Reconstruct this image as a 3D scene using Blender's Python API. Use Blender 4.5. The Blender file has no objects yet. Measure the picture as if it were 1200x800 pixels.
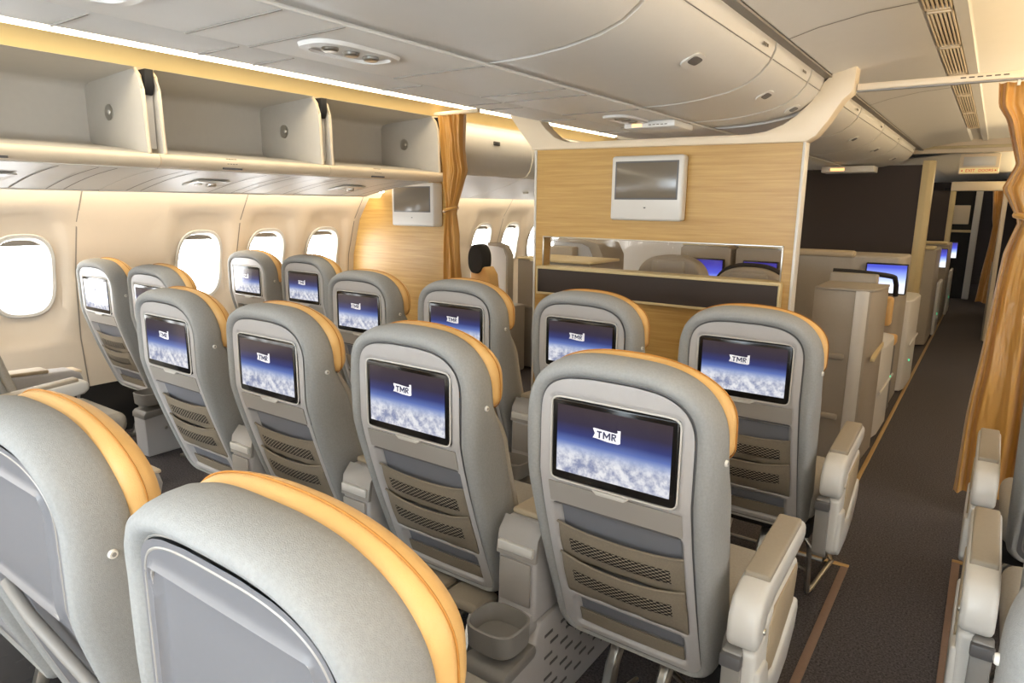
import bpy, bmesh, math, random
from mathutils import Matrix, Vector, noise
random.seed(7)
PI = math.pi
sc = bpy.context.scene
COL = sc.collection

# ------------------------------------------------------------------ camera
H = 1.43
cd = bpy.data.cameras.new('camera'); cam = bpy.data.objects.new('camera', cd); COL.objects.link(cam)
R_ = Vector((0.815, 0.5794, 0.0108)); U_ = Vector((-0.1243, 0.1566, 0.9798)); F_ = Vector((-0.566, 0.7999, -0.1996))
cam.matrix_world = Matrix(((R_.x, U_.x, -F_.x, 0), (R_.y, U_.y, -F_.y, 0), (R_.z, U_.z, -F_.z, H), (0, 0, 0, 1)))
cd.sensor_width = 36; cd.lens = 786.13/1200*36; cd.clip_start = 0.02
sc.camera = cam

# ------------------------------------------------------------------ world, exposure
w = bpy.data.worlds.new('daylight'); sc.world = w; w.use_nodes = True
bg = w.node_tree.nodes['Background']; bg.inputs[0].default_value = (0.96, 0.985, 1.0, 1); bg.inputs[1].default_value = 14.0
sc.view_settings.view_transform = 'Standard'; sc.view_settings.look = 'None'
sc.view_settings.exposure = 0.0; sc.view_settings.gamma = 1.0; sc.view_settings.use_curve_mapping = False
try: sc.cycles.use_denoising = True
except Exception: pass
sc.cycles.max_bounces = 10; sc.cycles.diffuse_bounces = 6; sc.cycles.sample_clamp_indirect = 6.0

def area(name, loc, rot, sx, sy, power, col):
    d = bpy.data.lights.new(name, 'AREA'); d.shape = 'RECTANGLE'; d.size = sx; d.size_y = sy
    d.energy = power; d.color = col
    o = bpy.data.objects.new(name, d); COL.objects.link(o); o.location = loc; o.rotation_euler = rot
    return o
area('aisle_fill_light', (0.02, -1.2, 2.06), (0, 0, 0), .35, 2.2, 8, (.97, .98, 1))  # added soft fill behind the camera, no fitting belongs to it
area('aisle_fill_light', (-3.13, 0.5, 2.06), (0, 0, 0), .3, 4.0, 6, (1, .98, .96))  # added fill over the left aisle, without a fitting
area('rear_fill_light', (-1.4, -5.6, 1.15), (math.radians(98), 0, 0), 4.6, 1.7, 215, (.77, .90, 1))  # broad added fill from the rear, not a cabin fitting
area('bounce_fill_light', (-.95, -1.1, 1.38), (math.radians(140), 0, 0), 1.9, .8, 50, (.78, .90, 1))  # added up-aimed fill behind the camera, brightens ceiling and nearest seats
area('right_cove_lamp', (.19, 3.0, 1.92), (0, math.radians(104), 0), .03, 8.0, 19, (1, .75, .42))
area('aisle_fill_light', (0.0, 2.6, 2.06), (0, 0, 0), .25, 1.5, 1.0, (1, .88, .7))  # weak warm fill added over the right aisle
area('forward_aisle_fill', (0.0, 5.6, 2.06), (0, 0, 0), .2, 1.6, 1.0, (1, .80, .55))  # warm fill added above the forward aisle, no lamp hangs there
area('forward_aisle_fill', (-.1, 10.2, 1.90), (0, 0, 0), .2, 1.2, 2, (1, .77, .48))  # added fill to lift the far end of the aisle
area('far_ceiling_fill', (.25, 10.5, 1.80), (0, math.radians(122), 0), .03, 4.5, 16, (1, .76, .42))  # added warm fill hidden by the curtain, brightens the far ceiling

# ------------------------------------------------------------------ materials
def lin(c):
    c = c/255.0
    return c/12.92 if c <= .04045 else ((c+.055)/1.055)**2.4
def rgb(r, g, b): return (lin(r), lin(g), lin(b), 1)
def mat(name, c, rough=.5, metal=0, noise=0, nscale=60, bump=0, bscale=300, emit=None, es=1, spec=.5, coat=0):
    m = bpy.data.materials.new(name); m.use_nodes = True
    nt = m.node_tree; b = nt.nodes['Principled BSDF']
    b.inputs['Base Color'].default_value = c; b.inputs['Roughness'].default_value = rough; b.inputs['Metallic'].default_value = metal
    b.inputs['Specular IOR Level'].default_value = spec; b.inputs['Coat Weight'].default_value = coat
    if noise or bump:
        tc = nt.nodes.new('ShaderNodeTexCoord')
    if noise:
        n = nt.nodes.new('ShaderNodeTexNoise'); n.inputs['Scale'].default_value = nscale; n.inputs['Detail'].default_value = 4
        nt.links.new(tc.outputs['Object'], n.inputs['Vector'])
        r = nt.nodes.new('ShaderNodeMix'); r.data_type = 'RGBA'
        r.inputs['A'].default_value = tuple(x*(1-noise) for x in c[:3])+(1,); r.inputs['B'].default_value = tuple(min(1, x*(1+noise)) for x in c[:3])+(1,)
        nt.links.new(n.outputs['Fac'], r.inputs['Factor']); nt.links.new(r.outputs['Result'], b.inputs['Base Color'])
    if bump:
        n2 = nt.nodes.new('ShaderNodeTexNoise'); n2.inputs['Scale'].default_value = bscale; n2.inputs['Detail'].default_value = 3
        nt.links.new(tc.outputs['Object'], n2.inputs['Vector'])
        bp = nt.nodes.new('ShaderNodeBump'); bp.inputs['Strength'].default_value = bump; bp.inputs['Distance'].default_value = .003
        nt.links.new(n2.outputs['Fac'], bp.inputs['Height']); nt.links.new(bp.outputs['Normal'], b.inputs['Normal'])
    if emit:
        b.inputs['Emission Color'].default_value = emit; b.inputs['Emission Strength'].default_value = es
    return m
M = {}
M['fabric'] = mat('grey_seat_fabric', rgb(152, 153, 152), .9, noise=.14, nscale=180, bump=.35, bscale=700, spec=.2)
M['cushion'] = mat('grey_cushion_fabric', rgb(166, 161, 152), .92, noise=.12, nscale=150, bump=.3, bscale=600, spec=.2)
M['plastic'] = mat('pale_grey_plastic', rgb(182, 180, 180), .38, noise=.03, nscale=90, bump=.06, bscale=900)
M['plastic_a'] = mat('smoke_grey_plastic', rgb(118, 118, 122), .4, noise=.03, nscale=90)
M['plastic_mid'] = mat('mid_grey_plastic', rgb(140, 137, 133), .42, noise=.03)
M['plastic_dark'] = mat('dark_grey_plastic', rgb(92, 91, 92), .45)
M['tray'] = mat('tray_grey_plastic', rgb(158, 154, 149), .4)
M['white'] = mat('off_white_plastic', rgb(208, 206, 201), .33)
M['cream'] = mat('cream_plastic', rgb(226, 210, 184), .45)
M['beige'] = mat('beige_pad', rgb(176, 160, 134), .6, noise=.06, nscale=120)
M['pad'] = mat('taupe_armrest_pad', rgb(158, 148, 132), .6, noise=.06, nscale=120)
M['leather'] = mat('tan_leather', rgb(220, 177, 112), .45, noise=.07, nscale=40, bump=.15, bscale=500)
M['pocket'] = mat('taupe_pocket_cloth', rgb(138, 128, 113), .9, noise=.15, nscale=220, bump=.3, bscale=500, spec=.2)
M['black'] = mat('black_gloss', rgb(14, 14, 16), .15)
M['matte_black'] = mat('matte_black', rgb(24, 23, 24), .7)
M['steel'] = mat('brushed_steel', rgb(190, 188, 182), .3, 1)
M['button'] = mat('pearl_button', rgb(225, 222, 215), .25)
M['bin'] = mat('bin_plastic', rgb(212, 209, 203), .42, noise=.02, nscale=20)
M['binin'] = mat('bin_liner', rgb(196, 192, 184), .55, noise=.03, nscale=30)
M['ceil'] = mat('ceiling_panel', rgb(220, 217, 211), .5, noise=.02, nscale=14)
M['wall'] = mat('sidewall_plastic', rgb(220, 208, 192), .5, noise=.02, nscale=16)
M['groove'] = mat('seam_shadow_gap', rgb(140, 134, 126), .8)
M['brown'] = mat('dark_brown_panel', rgb(58, 49, 46), .7, noise=.12, nscale=160)
M['suite'] = mat('suite_taupe', rgb(158, 150, 138), .5, noise=.04, nscale=60)
M['suite_white'] = mat('suite_white', rgb(206, 204, 200), .4)
M['suite_top'] = mat('suite_cream_top', rgb(204, 186, 142), .45)
M['cove'] = mat('cove_cream', rgb(240, 212, 150), .5)
M['trimstrip'] = mat('floor_track_cover', rgb(136, 112, 98), .6, noise=.12, nscale=90)
M['goldstrip'] = mat('brass_edge', rgb(176, 144, 92), .4, .4)
M['greyscreen'] = mat('unlit_monitor', rgb(112, 104, 92), .18)
M['signtext'] = mat('red_sign_print', rgb(190, 70, 40), .5, emit=rgb(200, 70, 40), es=.25)
M['signface'] = mat('cream_sign_face', rgb(236, 214, 160), .5, emit=rgb(236, 200, 130), es=.35)
M['led'] = mat('green_led', rgb(60, 220, 150), .4, emit=rgb(90, 255, 180), es=1.5)
M['amberled'] = mat('amber_sign_light', rgb(255, 210, 150), .4, emit=rgb(255, 190, 120), es=1.6)
M['navy'] = mat('navy_cloth', rgb(58, 62, 76), .9)
M['print'] = mat('small_print', rgb(90, 80, 66), .6)
M['covelamp'] = mat('cove_lamp', rgb(255, 240, 210), .5, emit=(1.0, .84, .58, 1), es=11)
M['covelamp_amber'] = mat('amber_cove_lamp', rgb(255, 235, 200), .5, emit=(1.0, .70, .32, 1), es=3)
M['walllamp'] = mat('sidewall_lamp', rgb(255, 240, 210), .5, emit=(1.0, .85, .62, 1), es=18)

def carpet():
    m = mat('brown_grey_carpet', rgb(84, 77, 76), .95, spec=.1)
    nt = m.node_tree; b = nt.nodes['Principled BSDF']; tc = nt.nodes.new('ShaderNodeTexCoord')
    n = nt.nodes.new('ShaderNodeTexNoise'); n.inputs['Scale'].default_value = 140; n.inputs['Detail'].default_value = 5; n.inputs['Roughness'].default_value = .75
    nt.links.new(tc.outputs['Object'], n.inputs['Vector'])
    cr = nt.nodes.new('ShaderNodeValToRGB'); cr.color_ramp.elements[0].position = .36; cr.color_ramp.elements[0].color = rgb(52, 49, 51)
    cr.color_ramp.elements[1].position = .66; cr.color_ramp.elements[1].color = rgb(108, 103, 104)
    nt.links.new(n.outputs['Fac'], cr.inputs['Fac']); nt.links.new(cr.outputs['Color'], b.inputs['Base Color'])
    bp = nt.nodes.new('ShaderNodeBump'); bp.inputs['Strength'].default_value = .6; bp.inputs['Distance'].default_value = .004
    nt.links.new(n.outputs['Fac'], bp.inputs['Height']); nt.links.new(bp.outputs['Normal'], b.inputs['Normal'])
    return m
M['carpet'] = carpet()
def wood():
    m = mat('pale_oak_veneer', rgb(206, 168, 110), .38)
    nt = m.node_tree; b = nt.nodes['Principled BSDF']; tc = nt.nodes.new('ShaderNodeTexCoord')
    mp = nt.nodes.new('ShaderNodeMapping'); mp.inputs['Scale'].default_value = (.9, .9, 26)
    n = nt.nodes.new('ShaderNodeTexNoise'); n.inputs['Scale'].default_value = 2.2; n.inputs['Detail'].default_value = 8; n.inputs['Roughness'].default_value = .65
    nt.links.new(tc.outputs['Object'], mp.inputs['Vector']); nt.links.new(mp.outputs['Vector'], n.inputs['Vector'])
    cr = nt.nodes.new('ShaderNodeValToRGB'); e = cr.color_ramp.elements
    e[0].position = .3; e[0].color = rgb(168, 128, 64); e[1].position = .68; e[1].color = rgb(196, 160, 94)
    nt.links.new(n.outputs['Fac'], cr.inputs['Fac']); nt.links.new(cr.outputs['Color'], b.inputs['Base Color'])
    return m
M['wood'] = wood()
def satin():
    m = mat('gold_satin', rgb(184, 136, 64), .36, spec=.5)
    nt = m.node_tree; b = nt.nodes['Principled BSDF']; b.inputs['Sheen Weight'].default_value = .3
    tc = nt.nodes.new('ShaderNodeTexCoord'); mp = nt.nodes.new('ShaderNodeMapping'); mp.inputs['Scale'].default_value = (30, 30, 22)
    n = nt.nodes.new('ShaderNodeTexNoise'); n.inputs['Scale'].default_value = 1.0; n.inputs['Detail'].default_value = 6
    nt.links.new(tc.outputs['Object'], mp.inputs['Vector']); nt.links.new(mp.outputs['Vector'], n.inputs['Vector'])
    bp = nt.nodes.new('ShaderNodeBump'); bp.inputs['Strength'].default_value = .25; bp.inputs['Distance'].default_value = .01
    nt.links.new(n.outputs['Fac'], bp.inputs['Height']); nt.links.new(bp.outputs['Normal'], b.inputs['Normal'])
    return m
M['satin'] = satin()
def glass():
    m = bpy.data.materials.new('window_pane_acrylic'); m.use_nodes = True; nt = m.node_tree; nt.nodes.clear()
    o = nt.nodes.new('ShaderNodeOutputMaterial'); mx = nt.nodes.new('ShaderNodeMixShader'); t = nt.nodes.new('ShaderNodeBsdfTransparent'); g = nt.nodes.new('ShaderNodeBsdfGlossy')
    g.inputs['Roughness'].default_value = .05; mx.inputs[0].default_value = .025
    nt.links.new(t.outputs[0], mx.inputs[1]); nt.links.new(g.outputs[0], mx.inputs[2]); nt.links.new(mx.outputs[0], o.inputs[0])
    return m
M['glass'] = glass()
def display_mat(name, z0, z1, cloud=True, strength=1.0):
    # picture on a lit screen: dark purple sky, blue band, white clouds
    m = mat(name, (.004, .004, .005, 1), .12, spec=.6); nt = m.node_tree; b = nt.nodes['Principled BSDF']
    tc = nt.nodes.new('ShaderNodeTexCoord'); sp = nt.nodes.new('ShaderNodeSeparateXYZ'); nt.links.new(tc.outputs['Object'], sp.inputs[0])
    mr = nt.nodes.new('ShaderNodeMapRange'); mr.inputs['From Min'].default_value = z0; mr.inputs['From Max'].default_value = z1
    nt.links.new(sp.outputs['Z'], mr.inputs['Value'])
    cr = nt.nodes.new('ShaderNodeValToRGB'); e = cr.color_ramp.elements
    if cloud: stops = ((.28, (200, 208, 228)), (.38, (164, 180, 220)), (.48, (96, 118, 186)), (.60, (54, 62, 122)), (.76, (56, 50, 72)))
    else: stops = ((.22, (236, 240, 250)), (.45, (150, 170, 236)), (.65, (70, 80, 190)), (.85, (56, 52, 150)))
    e[0].position = 0; e[0].color = rgb(214, 218, 230) if cloud else rgb(250, 250, 252); e[1].position = 1; e[1].color = rgb(68, 57, 60) if cloud else rgb(44, 40, 120)
    for p, c in stops:
        k = e.new(p); k.color = rgb(*c)
    nt.links.new(mr.outputs['Result'], cr.inputs['Fac'])
    out = cr.outputs['Color']
    if cloud:
        n = nt.nodes.new('ShaderNodeTexNoise'); n.inputs['Scale'].default_value = 55; n.inputs['Detail'].default_value = 7; n.inputs['Roughness'].default_value = .62
        nt.links.new(tc.outputs['Object'], n.inputs['Vector'])
        c2 = nt.nodes.new('ShaderNodeValToRGB'); c2.color_ramp.elements[0].position = .36; c2.color_ramp.elements[0].color = rgb(142, 150, 182)
        c2.color_ramp.elements[1].position = .62; c2.color_ramp.elements[1].color = rgb(240, 240, 244)
        nt.links.new(n.outputs['Fac'], c2.inputs['Fac'])
        m2 = nt.nodes.new('ShaderNodeMapRange'); m2.inputs['From Min'].default_value = .44; m2.inputs['From Max'].default_value = .24
        nt.links.new(mr.outputs['Result'], m2.inputs['Value'])
        mx = nt.nodes.new('ShaderNodeMix'); mx.data_type = 'RGBA'
        nt.links.new(m2.outputs['Result'], mx.inputs['Factor']); nt.links.new(out, mx.inputs['A']); nt.links.new(c2.outputs['Color'], mx.inputs['B'])
        out = mx.outputs['Result']
    nt.links.new(out, b.inputs['Emission Color']); b.inputs['Emission Strength'].default_value = strength
    return m
M['display'] = display_mat('seatback_picture', .825, .985, True, .95)
M['logo_white'] = mat('logo_white', rgb(200, 200, 205), .3, emit=rgb(214, 214, 222), es=.7)
M['logo_ink'] = mat('logo_ink', rgb(46, 48, 74), .4, emit=rgb(46, 48, 80), es=.5)
def frosted():
    m = bpy.data.materials.new('frosted_white_panel'); m.use_nodes = True; nt = m.node_tree; nt.nodes.clear()
    o = nt.nodes.new('ShaderNodeOutputMaterial'); mx = nt.nodes.new('ShaderNodeMixShader'); t = nt.nodes.new('ShaderNodeBsdfTranslucent'); d = nt.nodes.new('ShaderNodeBsdfDiffuse')
    t.inputs[0].default_value = (.95, .95, .95, 1); d.inputs[0].default_value = (.85, .85, .86, 1); mx.inputs[0].default_value = .55
    nt.links.new(d.outputs[0], mx.inputs[1]); nt.links.new(t.outputs[0], mx.inputs[2]); nt.links.new(mx.outputs[0], o.inputs[0])
    return m
M['frosted'] = frosted()
def lattice():
    m = mat('pocket_netting', rgb(150, 140, 124), .9, spec=.2); nt = m.node_tree; b = nt.nodes['Principled BSDF']
    tc = nt.nodes.new('ShaderNodeTexCoord'); sp = nt.nodes.new('ShaderNodeSeparateXYZ'); nt.links.new(tc.outputs['Object'], sp.inputs[0])
    def mth(op, a, bb=None):
        x = nt.nodes.new('ShaderNodeMath'); x.operation = op
        for i, v in enumerate((a, bb)):
            if v is None: continue
            if isinstance(v, (int, float)): x.inputs[i].default_value = v
            else: nt.links.new(v, x.inputs[i])
        return x.outputs[0]
    X = mth('MULTIPLY', sp.outputs['X'], 190); Z = mth('MULTIPLY', sp.outputs['Z'], 300)
    s = mth('MULTIPLY', mth('SINE', mth('ADD', X, Z)), mth('SINE', mth('SUBTRACT', X, Z)))
    g = mth('GREATER_THAN', mth('ABSOLUTE', s), .16)
    mx = nt.nodes.new('ShaderNodeMix'); mx.data_type = 'RGBA'; mx.inputs['A'].default_value = rgb(176, 165, 146); mx.inputs['B'].default_value = rgb(44, 40, 38)
    nt.links.new(g, mx.inputs['Factor']); nt.links.new(mx.outputs['Result'], b.inputs['Base Color'])
    return m
M['net'] = lattice()

# ------------------------------------------------------------------ mesh helpers
class MB:
    def __init__(s): s.v = []; s.f = []
    def add(s, vs, fs):
        o = len(s.v); s.v += [tuple(x) for x in vs]; s.f += [tuple(i+o for i in q) for q in fs]; return s
    def frombm(s, bm):
        bm.verts.index_update(); s.add([v.co[:] for v in bm.verts], [[v.index for v in f.verts] for f in bm.faces]); bm.free(); return s
    def box(s, x0, x1, y0, y1, z0, z1, r=0, seg=2, rot=None):
        bm = bmesh.new(); bmesh.ops.create_cube(bm, size=1)
        c = Vector(((x0+x1)/2, (y0+y1)/2, (z0+z1)/2))
        for v in bm.verts: v.co = Vector((v.co.x*(x1-x0), v.co.y*(y1-y0), v.co.z*(z1-z0)))
        if r: bmesh.ops.bevel(bm, geom=bm.edges[:], offset=r, segments=seg, profile=.5, affect='EDGES', clamp_overlap=True)
        for v in bm.verts: v.co = (rot @ v.co if rot else v.co) + c
        return s.frombm(bm)
    def prism(s, poly, axis, a, b, r=0, seg=2):
        # poly: 2-d points in the other two axes (in x,y,z order), extruded along axis from a to b
        def P(p, t): return {'x': (t, p[0], p[1]), 'y': (p[0], t, p[1]), 'z': (p[0], p[1], t)}[axis]
        bm = bmesh.new(); n = len(poly)
        lo = [bm.verts.new(P(p, a)) for p in poly]; hi = [bm.verts.new(P(p, b)) for p in poly]
        bm.faces.new(lo); bm.faces.new(hi[::-1])
        for i in range(n): bm.faces.new((lo[i], hi[i], hi[(i+1) % n], lo[(i+1) % n]))
        bmesh.ops.recalc_face_normals(bm, faces=bm.faces[:])
        if r:
            ed = [e for e in bm.edges if len(e.link_faces) == 2 and e.calc_face_angle(0) > .6]
            bmesh.ops.bevel(bm, geom=ed, offset=r, segments=seg, profile=.5, affect='EDGES', clamp_overlap=True)
        return s.frombm(bm)
    def grid(s, P, flip=False):
        n, m = len(P), len(P[0]); fs = []
        for i in range(n-1):
            for j in range(m-1):
                q = (i*m+j, i*m+j+1, (i+1)*m+j+1, (i+1)*m+j); fs.append(q[::-1] if flip else q)
        return s.add([p for r in P for p in r], fs)
    def sheet(s, P, d):
        # a sheet with thickness vector d
        n, m = len(P), len(P[0]); A = [p for r in P for p in r]; B = [(p[0]+d[0], p[1]+d[1], p[2]+d[2]) for p in A]; k = n*m; fs = []
        for i in range(n-1):
            for j in range(m-1):
                q = (i*m+j, i*m+j+1, (i+1)*m+j+1, (i+1)*m+j); fs.append(q); fs.append(tuple(x+k for x in q[::-1]))
        rim = [j for j in range(m)]+[i*m+m-1 for i in range(1, n)]+[(n-1)*m+j for j in range(m-2, -1, -1)]+[i*m for i in range(n-2, 0, -1)]
        for a in range(len(rim)):
            x, y = rim[a], rim[(a+1) % len(rim)]; fs.append((x, x+k, y+k, y))
        return s.add(A+B, fs)
    def loft(s, loops, cap0=True, cap1=True):
        n = len(loops[0]); fs = []
        for i in range(len(loops)-1):
            for j in range(n):
                fs.append((i*n+j, i*n+(j+1) % n, (i+1)*n+(j+1) % n, (i+1)*n+j))
        if cap0: fs.append(tuple(range(n))[::-1])
        if cap1: fs.append(tuple((len(loops)-1)*n+j for j in range(n)))
        return s.add([p for l in loops for p in l], fs)
    def tube(s, path, r, n=10):
        P = [Vector(p) for p in path]; loops = []
        for i, p in enumerate(P):
            t = (P[min(i+1, len(P)-1)]-P[max(i-1, 0)]).normalized()
            up = Vector((0, 0, 1)) if abs(t.z) < .95 else Vector((0, 1, 0))
            a = t.cross(up).normalized(); b = t.cross(a)
            rr = r[i] if isinstance(r, (list, tuple)) else r
            loops.append([tuple(p+a*math.cos(q*2*PI/n)*rr+b*math.sin(q*2*PI/n)*rr) for q in range(n)])
        return s.loft(loops)
    def disc(s, c, axis, r, h, n=20, r2=None):
        c = Vector(c); ax = {'x': Vector((1, 0, 0)), 'y': Vector((0, 1, 0)), 'z': Vector((0, 0, 1))}[axis] if isinstance(axis, str) else Vector(axis).normalized()
        u = ax.orthogonal().normalized(); v = ax.cross(u); r2 = r if r2 is None else r2
        mk = lambda t, q: [tuple(c+ax*t+u*math.cos(k*2*PI/n)*q+v*math.sin(k*2*PI/n)*q) for k in range(n)]
        return s.loft([mk(0, r), mk(h*.6, r), mk(h, r2*.8)])
    def build(s, name, m, parent=None, ang=38, flat=False):
        me = bpy.data.meshes.new(name); me.from_pydata(s.v, [], s.f); me.validate()
        bm = bmesh.new(); bm.from_mesh(me); bmesh.ops.recalc_face_normals(bm, faces=bm.faces[:]); bm.to_mesh(me); bm.free()
        if not flat:
            me.shade_smooth(); me.set_sharp_from_angle(angle=math.radians(ang))
        if isinstance(m, str): m = M[m]
        me.materials.append(m)
        o = bpy.data.objects.new(name, me); COL.objects.link(o)
        if parent: o.parent = parent
        return o
def thing(name, label, cat, loc=(0, 0, 0), rz=0, group=None):
    o = bpy.data.objects.new(name, None); COL.objects.link(o); o.location = loc; o.rotation_euler = (0, 0, rz); o.empty_display_size = .1
    o['label'] = label; o['category'] = cat
    if group: o['group'] = group
    return o
def tag(o, label, cat, group=None):
    o['label'] = label; o['category'] = cat
    if group: o['group'] = group
    return o
def struct(o, label=None):
    o['kind'] = 'structure'
    if label: o['label'] = label
    return o
def copy_tree(o, parent=None, skip=()):
    c = o.copy(); COL.objects.link(c)
    if parent: c.parent = parent
    for ch in list(o.children):
        if ch.name.split('.')[0] in skip: continue
        copy_tree(ch, c, skip)
    return c
def textmesh(txt, size):
    cu = bpy.data.curves.new('lettering', 'FONT'); cu.body = txt; cu.size = size; cu.align_x = 'CENTER'; cu.align_y = 'CENTER'; cu.extrude = .0006; cu.resolution_u = 3; cu.offset = size*.006; cu.resolution_u = 6
    o = bpy.data.objects.new('lettering_tmp', cu); COL.objects.link(o)
    bpy.context.view_layer.update(); dg = bpy.context.evaluated_depsgraph_get()
    me = bpy.data.meshes.new_from_object(o.evaluated_get(dg)); bpy.data.objects.remove(o)
    vs = [v.co.copy() for v in me.vertices]; fs = [list(p.vertices) for p in me.polygons]
    return vs, fs
def sm(a, b, x):
    t = max(0, min(1, (x-a)/(b-a))); return t*t*(3-2*t)
def lerp(a, b, t): return a+(b-a)*t
def pl(x, pts):
    # piecewise linear
    if x <= pts[0][0]: return pts[0][1]
    for (a, p), (b, q) in zip(pts, pts[1:]):
        if x <= b: return p+(q-p)*(x-a)/(b-a)
    return pts[-1][1]
def rrect(x, z, x0, x1, z0, z1, r):
    # signed distance to a rounded rectangle (negative inside)
    cx, cz = (x0+x1)/2, (z0+z1)/2; qx = abs(x-cx)-(x1-x0)/2+r; qz = abs(z-cz)-(z1-z0)/2+r
    return math.hypot(max(qx, 0), max(qz, 0))+min(max(qx, qz), 0)-r
CX = -1.565
def mirx(x): return 2*CX-x

# ================================================================== the setting
Y0, Y1 = -6.0, 16.0
fl = MB().box(-4.6, 1.5, Y0, Y1, -.05, 0).build('floor', 'carpet'); struct(fl, 'dark brown-grey carpeted cabin floor')
def strip(name, x0, x1, y0, y1, m, label):
    return struct(MB().box(x0, x1, y0, y1, .0, .006, .002).build(name, m), label)
strip('trim_1', -.342, -.314, .3, 2.82, 'trimstrip', 'brown floor track cover left of the aisle')
strip('trim_2', -.60, -.314, 2.82, 2.845, 'goldstrip', 'brass cross strip at the end of the left track cover')
strip('trim_3', .025, .053, .6, 3.13, 'trimstrip', 'brown floor track cover right of the aisle')
strip('trim_4', .025, .10, 3.13, 3.155, 'goldstrip', 'brass cross strip at the end of the right track cover')
strip('trim_5', -.447, -.425, 2.9, 12.0, 'goldstrip', 'thin gold floor edge strip along the forward suites')

# ---- side walls with windows
def wx(z): return pl(z, [(0, -4.36), (.25, -4.45), (.6, -4.495), (1.0, -4.46), (1.3, -4.37), (1.5, -4.24), (1.62, -4.16), (1.9, -4.06), (2.26, -3.95)])
def supel(a, b, n, t):
    c, s_ = math.cos(t), math.sin(t)
    return a*math.copysign(abs(c)**(2/n), c), b*math.copysign(abs(s_)**(2/n), s_)
WZ, PW = 1.0, .528
def wall(side):
    sgn = (lambda x: x) if side == 'left' else mirx
    mb = MB(); N = 64
    P3 = lambda y, z, d: (sgn(wx(z)-d), y, z)
    wins = []
    k0 = -13; y = 1.497+PW*k0-PW/2; k = k0
    ring = []
    while y < 15.5:
        yc = y+PW/2; ya, yb = y, y+PW
        seam = (k % 2 == 1)
        has = (k not in (1, 7)) if side == 'left' else yc < 3.4
        za, zb = .56, 1.42
        zs = [0, .12, .25, .4, .56]; mb.grid([[P3(ya, z, 0), P3(yb, z, 0)] for z in zs])
        zs = [1.42, 1.46, 1.5, 1.56, 1.62, 1.9, 2.26]; mb.grid([[P3(ya, z, 0), P3(yb, z, 0)] for z in zs])
        if not has:
            pass
        if True:
            loops = []; L = []
            zc = (za+zb)/2
            for i in range(N):
                t = 2*PI*i/N; c, s_ = math.cos(t), math.sin(t)
                q = min((PW/2)/abs(c) if abs(c) > 1e-6 else 9, ((zb-za)/2)/abs(s_) if abs(s_) > 1e-6 else 9)
                L.append((yc+c*q, zc+s_*q, 0))
            for sy in (-1, 1):
                for sz in (-1, 1):
                    ca = (yc+sy*PW/2, zc+sz*(zb-za)/2); q = min(range(N), key=lambda i: (L[i][0]-ca[0])**2+(L[i][1]-ca[1])**2); L[q] = (ca[0], ca[1], 0)
            loops.append(L)
            if not has:
                for f_ in (.75, .5, .25, .02): loops.append([(yc+(a-yc)*f_, zc+(b-zc)*f_, 0) for a, b, d in L])
            for a, b, n_, dz, d in () if not has else ((.225, .395, 3.2, zc, .0), (.200, .366, 3.2, zc, .028), (.175, .245, 2.9, WZ, .026), (.165, .235, 2.9, WZ, .030), (.142, .212, 2.9, WZ, .034), (.135, .205, 2.9, WZ, .085)):
                L = []
                for i in range(N):
                    u, v = supel(a, b, n_, 2*PI*i/N); L.append((yc+u, dz+v, d))
                loops.append(L)
            mb.loft([[P3(a, min(b, 1.42), d) for a, b, d in L] for L in loops], False, False)
            if has: wins.append((yc, k))
        y += PW; k += 1
    o = struct(mb.build('wall_'+side, 'wall', ang=50), 'cream moulded cabin sidewall with window bays')
    if side == 'left':
        g = MB()
        for yy in [1.765+2*PW*i for i in range(-3, 10)]:
            g.grid([[(wx(z)+.002, yy-.004, z), (wx(z)+.002, yy+.004, z)] for z in [i*.05 for i in range(1, 31)]])
        struct(g.build('trim_6', 'groove'), 'vertical seams between the sidewall panels')
    n = 1
    for yc, k in wins:
        if side == 'right' and not (-2 < yc < 4): continue
        if side == 'left' and yc < .3: continue
        r = MB(); Lp = [[P3(yc+supel(a, b, 2.9, 2*PI*i/N)[0], WZ+supel(a, b, 2.9, 2*PI*i/N)[1], d) for i in range(N)] for a, b, d in ((.172, .242, .022), (.166, .236, .013), (.150, .220, .016), (.142, .212, .036))]
        r.loft(Lp, False, False)
        f = struct(r.build('window_%d' % (n if side == 'left' else n+40), 'white'), 'oval cabin window with off-white surround')
        p = MB(); p.loft([[P3(yc+supel(.136, .206, 2.9, 2*PI*i/N)[0], WZ+supel(.136, .206, 2.9, 2*PI*i/N)[1], d) for i in range(N)] for d in (.070, .073)])
        p.build('pane', 'glass', f)
        sh = MB()
        pts = [(yc+supel(.137, .207, 2.9, PI*i/20)[0], WZ+supel(.137, .207, 2.9, PI*i/20)[1]) for i in range(21)]
        pts = [(a, max(b, WZ+.172)) for a, b in pts]
        sh.loft([[P3(a, b, d) for a, b in pts] for d in (.050, .056)])
        sh.build('shade', 'suite', f)
        n += 1
wall('left'); wall('right')
kp = MB(); kp.sheet([[(wx(z)+.012, -1.0, z), (wx(z)+.012, 3.9, z)] for z in (.003, .1, .2, .27, .30)], (-.008, 0, 0)); struct(kp.build('baseboard_left', 'matte_black'), 'black kick panel at the foot of the left sidewall')
bk = MB().box(-4.6, 1.5, Y0-.05, Y0, 0, 2.2).build('wall_rear', 'wall'); struct(bk)
fw = MB().box(-4.6, 1.5, Y1, Y1+.05, 0, 2.2).build('wall_front', 'brown'); struct(fw)

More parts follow.
